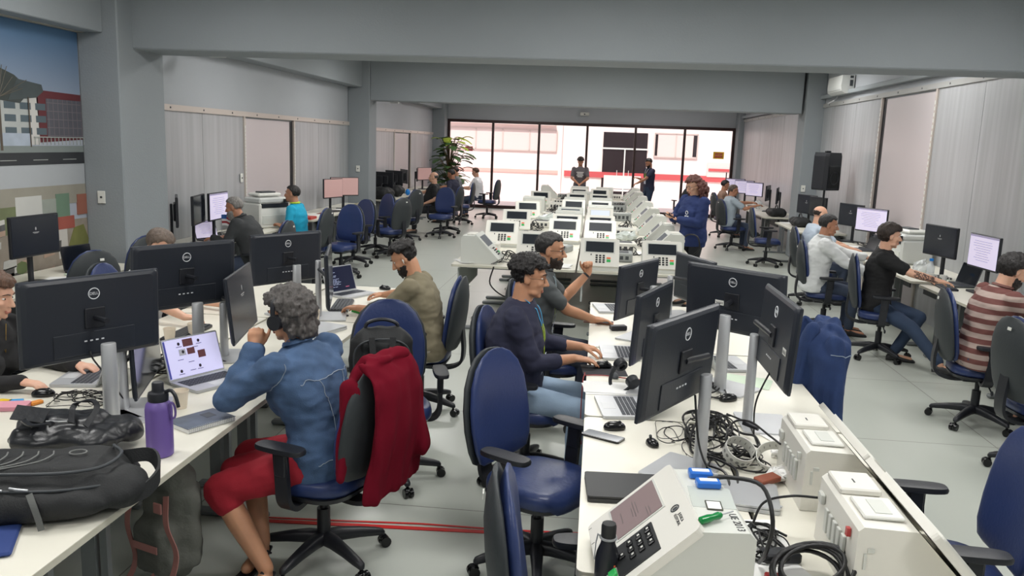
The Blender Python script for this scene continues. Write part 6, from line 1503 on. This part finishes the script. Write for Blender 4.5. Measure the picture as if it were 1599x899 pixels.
person('person in grey half hidden between the navy shirt and the white shirt', (-3.75, 22.3), 100, lean=8, head=(0, 14), skin='tan', hair='short', hairc=DBR, top=(120, 124, 128), topn='mid_grey', sleeve='short', near=False, lh=(-4.2, 22.2, .8), rh=(-4.2, 22.6, .8))
person('person in a white t-shirt with brown hair sitting by the glass front', (-3.18, 22.3), 78, lean=10, head=(0, 16), skin='light', hair='short', hairc=BRN, top=(228, 228, 230), topn='white', sleeve='short', pants=(40, 42, 48), near=False, lh=(-3.65, 22.2, .8), rh=(-3.6, 22.6, .8))
p = person('person in a grey t-shirt with a white print standing behind the voting tables', (-.48, 23.3), 180, sit=False, k=1.0, head=(0, 25), skin='warm', hair='curly', hairc=DBR, top=(104, 100, 104), topn='grey_tee', sleeve='short', pants=(56, 74, 104), near=False, lean=3, lh=(-.42, 23.0, 1.02), rh=(-.54, 23.0, 1.02), lpole=(1, .2, -.4), rpole=(-1, .2, -.4))
for k_, (z_, w_) in enumerate(((.36, .2), (.32, .16), (.28, .19), (.24, .14))): MB().box((0, -.148, .93 + z_ + .02), (w_, .006, .025)).build('shirt_print', PAPER, p['t'])
p = person('bearded person in a navy polo shirt standing by the glass front, reaching toward the tables', (1.42, 22.8), 118, sit=False, k=1.03, head=(0, 28), skin='warm', hair='short', hairc=BLK, top=(40, 44, 68), topn='deep_navy2', sleeve='short', pants=(42, 58, 82), pantsn='blue_jeans', near=False, lean=2, beard=('short', BLK), lh=(.86, 22.35, .92), lhd=(-.8, -.3, -.3), rh=(1.12, 22.9, 1.22), rhd=(-.7, -.3, .2), lpole=(.3, -.6, -.6), rpole=(.3, .5, -1), lanyard=('white', (230, 230, 230)))
# --- right wall row
person('person in a pale blue grey short-sleeved shirt at the far right wall seen from behind', (2.76, 17.6), -80, lean=6, turn=0, head=(-8, 8), skin='warm', hair='short', hairc=('greying_brown', (98, 84, 74)), top=(166, 178, 188), topn='pale_blue', sleeve='short', near=False, bulk=1.2, pants=(34, 36, 44), lh=(3.3, 17.9, .98), rh=(3.3, 17.4, .95), glasses=('black', (20, 20, 22)), loose=.01)
person('person in a sleeveless top with dark hair beyond the one in pale blue', (2.98, 20.2), -85, lean=6, head=(-4, 10), skin='warm', hair='short', hairc=BLK, top=(150, 120, 104), topn='tan_top', sleeve='none', near=False, lh=(3.45, 20.5, .8), rh=(3.45, 20.1, .8))
person('balding person in a light blue shirt behind the white-shirted one at the right wall', (2.98, 11.6), -82, lean=6, head=(-4, 8), skin='light', hair='bald', hairc=DBR, top=(176, 188, 202), topn='light_blue', sleeve='short', near=False, bulk=1.15, lh=(3.5, 11.9, .8), rh=(3.5, 11.4, .8), glasses=('black', (20, 20, 22)))
person('person in a white long-sleeved shirt with short dark greying hair at the right wall', (2.56, 9.72), -95, lean=8, head=(-4, 8), skin='warm', hair='short', hairc=('dark_greying', (40, 38, 38)), top=(222, 224, 224), topn='white_shirt', sleeve='long', pants=(30, 32, 40), near=True, bulk=1.15, lh=(3.42, 9.9, .80), rh=(3.1, 9.45, .74), loose=.012, collar=True, k=1.03)
p = person('person in a black t-shirt with a tattooed forearm at the right wall', (2.92, 8.66), -108, lean=4, head=(14, 6), skin='light', hair='mop', hairc=DBR, top=(20, 20, 22), topn='jet_black', sleeve='short', pants=(36, 56, 92), pantsn='blue_jeans', bulk=1.1, rh=(3.56, 8.18, .80), rhd=(1, .02, -.1), rc=16, rpole=(0, -.8, -.6), lh=(3.5, 8.9, .8), rf=(3.38, 7.95, 0), lf=(3.1, 8.5, 0), loose=.008, k=1.03)
S_, E_, W_ = p['ARM'][1]; me = bpy.data.meshes.new('x'); 
bd_ = [c_ for c_ in bpy.data.objects if c_.parent == p['t'] and c_.name.startswith('body')][0]
bv = BVHTree.FromPolygons([v.co.copy() for v in bd_.data.vertices], [tuple(q_.vertices) for q_ in bd_.data.polygons]); rnd = random.Random(3)
for k_ in range(3):
    tm_ = MB()
    for j in range(3):
        c_ = E_.lerp(W_, .12 + .26 * k_ + .06 * j); a0 = rnd.uniform(0, 6); pts = []
        for i in range(12):
            pp = c_ + V((rnd.uniform(-.03, .03), -.06 + .02 * math.sin(i), .05 * math.cos(a0 + i * .6))); r_ = bv.find_nearest(pp); pts.append(r_[0] + r_[1] * .0008)
        tm_.tube(pts, .0035, 5)
    tm_.build('tattoo', mat('tattoo_ink', (92, 74, 70), .6), p['t'])
STR = bpy.data.materials.new('striped_polo'); STR.use_nodes = True; nt = STR.node_tree
tc = nt.nodes.new('ShaderNodeTexCoord'); sp = nt.nodes.new('ShaderNodeSeparateXYZ'); m1 = nt.nodes.new('ShaderNodeMath'); m1.operation = 'MULTIPLY'; m1.inputs[1].default_value = 13.0
m2 = nt.nodes.new('ShaderNodeMath'); m2.operation = 'FRACT'; m3 = nt.nodes.new('ShaderNodeMath'); m3.operation = 'GREATER_THAN'; m3.inputs[1].default_value = .5; mx = nt.nodes.new('ShaderNodeMix'); mx.data_type = 'RGBA'
mx.inputs[6].default_value = lin((104, 62, 58)) + (1,); mx.inputs[7].default_value = lin((168, 150, 142)) + (1,)
nt.links.new(tc.outputs['Object'], sp.inputs[0]); nt.links.new(sp.outputs[2], m1.inputs[0]); nt.links.new(m1.outputs[0], m2.inputs[0]); nt.links.new(m2.outputs[0], m3.inputs[0]); nt.links.new(m3.outputs[0], mx.inputs[0]); nt.links.new(mx.outputs[2], nt.nodes['Principled BSDF'].inputs['Base Color']); nt.nodes['Principled BSDF'].inputs['Roughness'].default_value = .85
person('person in a brown and beige striped polo shirt at the right edge', (2.98, 6.45), -84, lean=13, head=(-4, 26), skin='light', hair='mop', hairc=BLK, topmat=STR, sleeve='elbow', pants=(40, 42, 50), lh=(3.75, 6.9, .80), rh=(3.7, 6.2, .80), beard=('short', BLK), collar=mat('polo_collar', (110, 72, 66), .8), bulk=1.12, neckf=25, k=1.03, loose=.006)
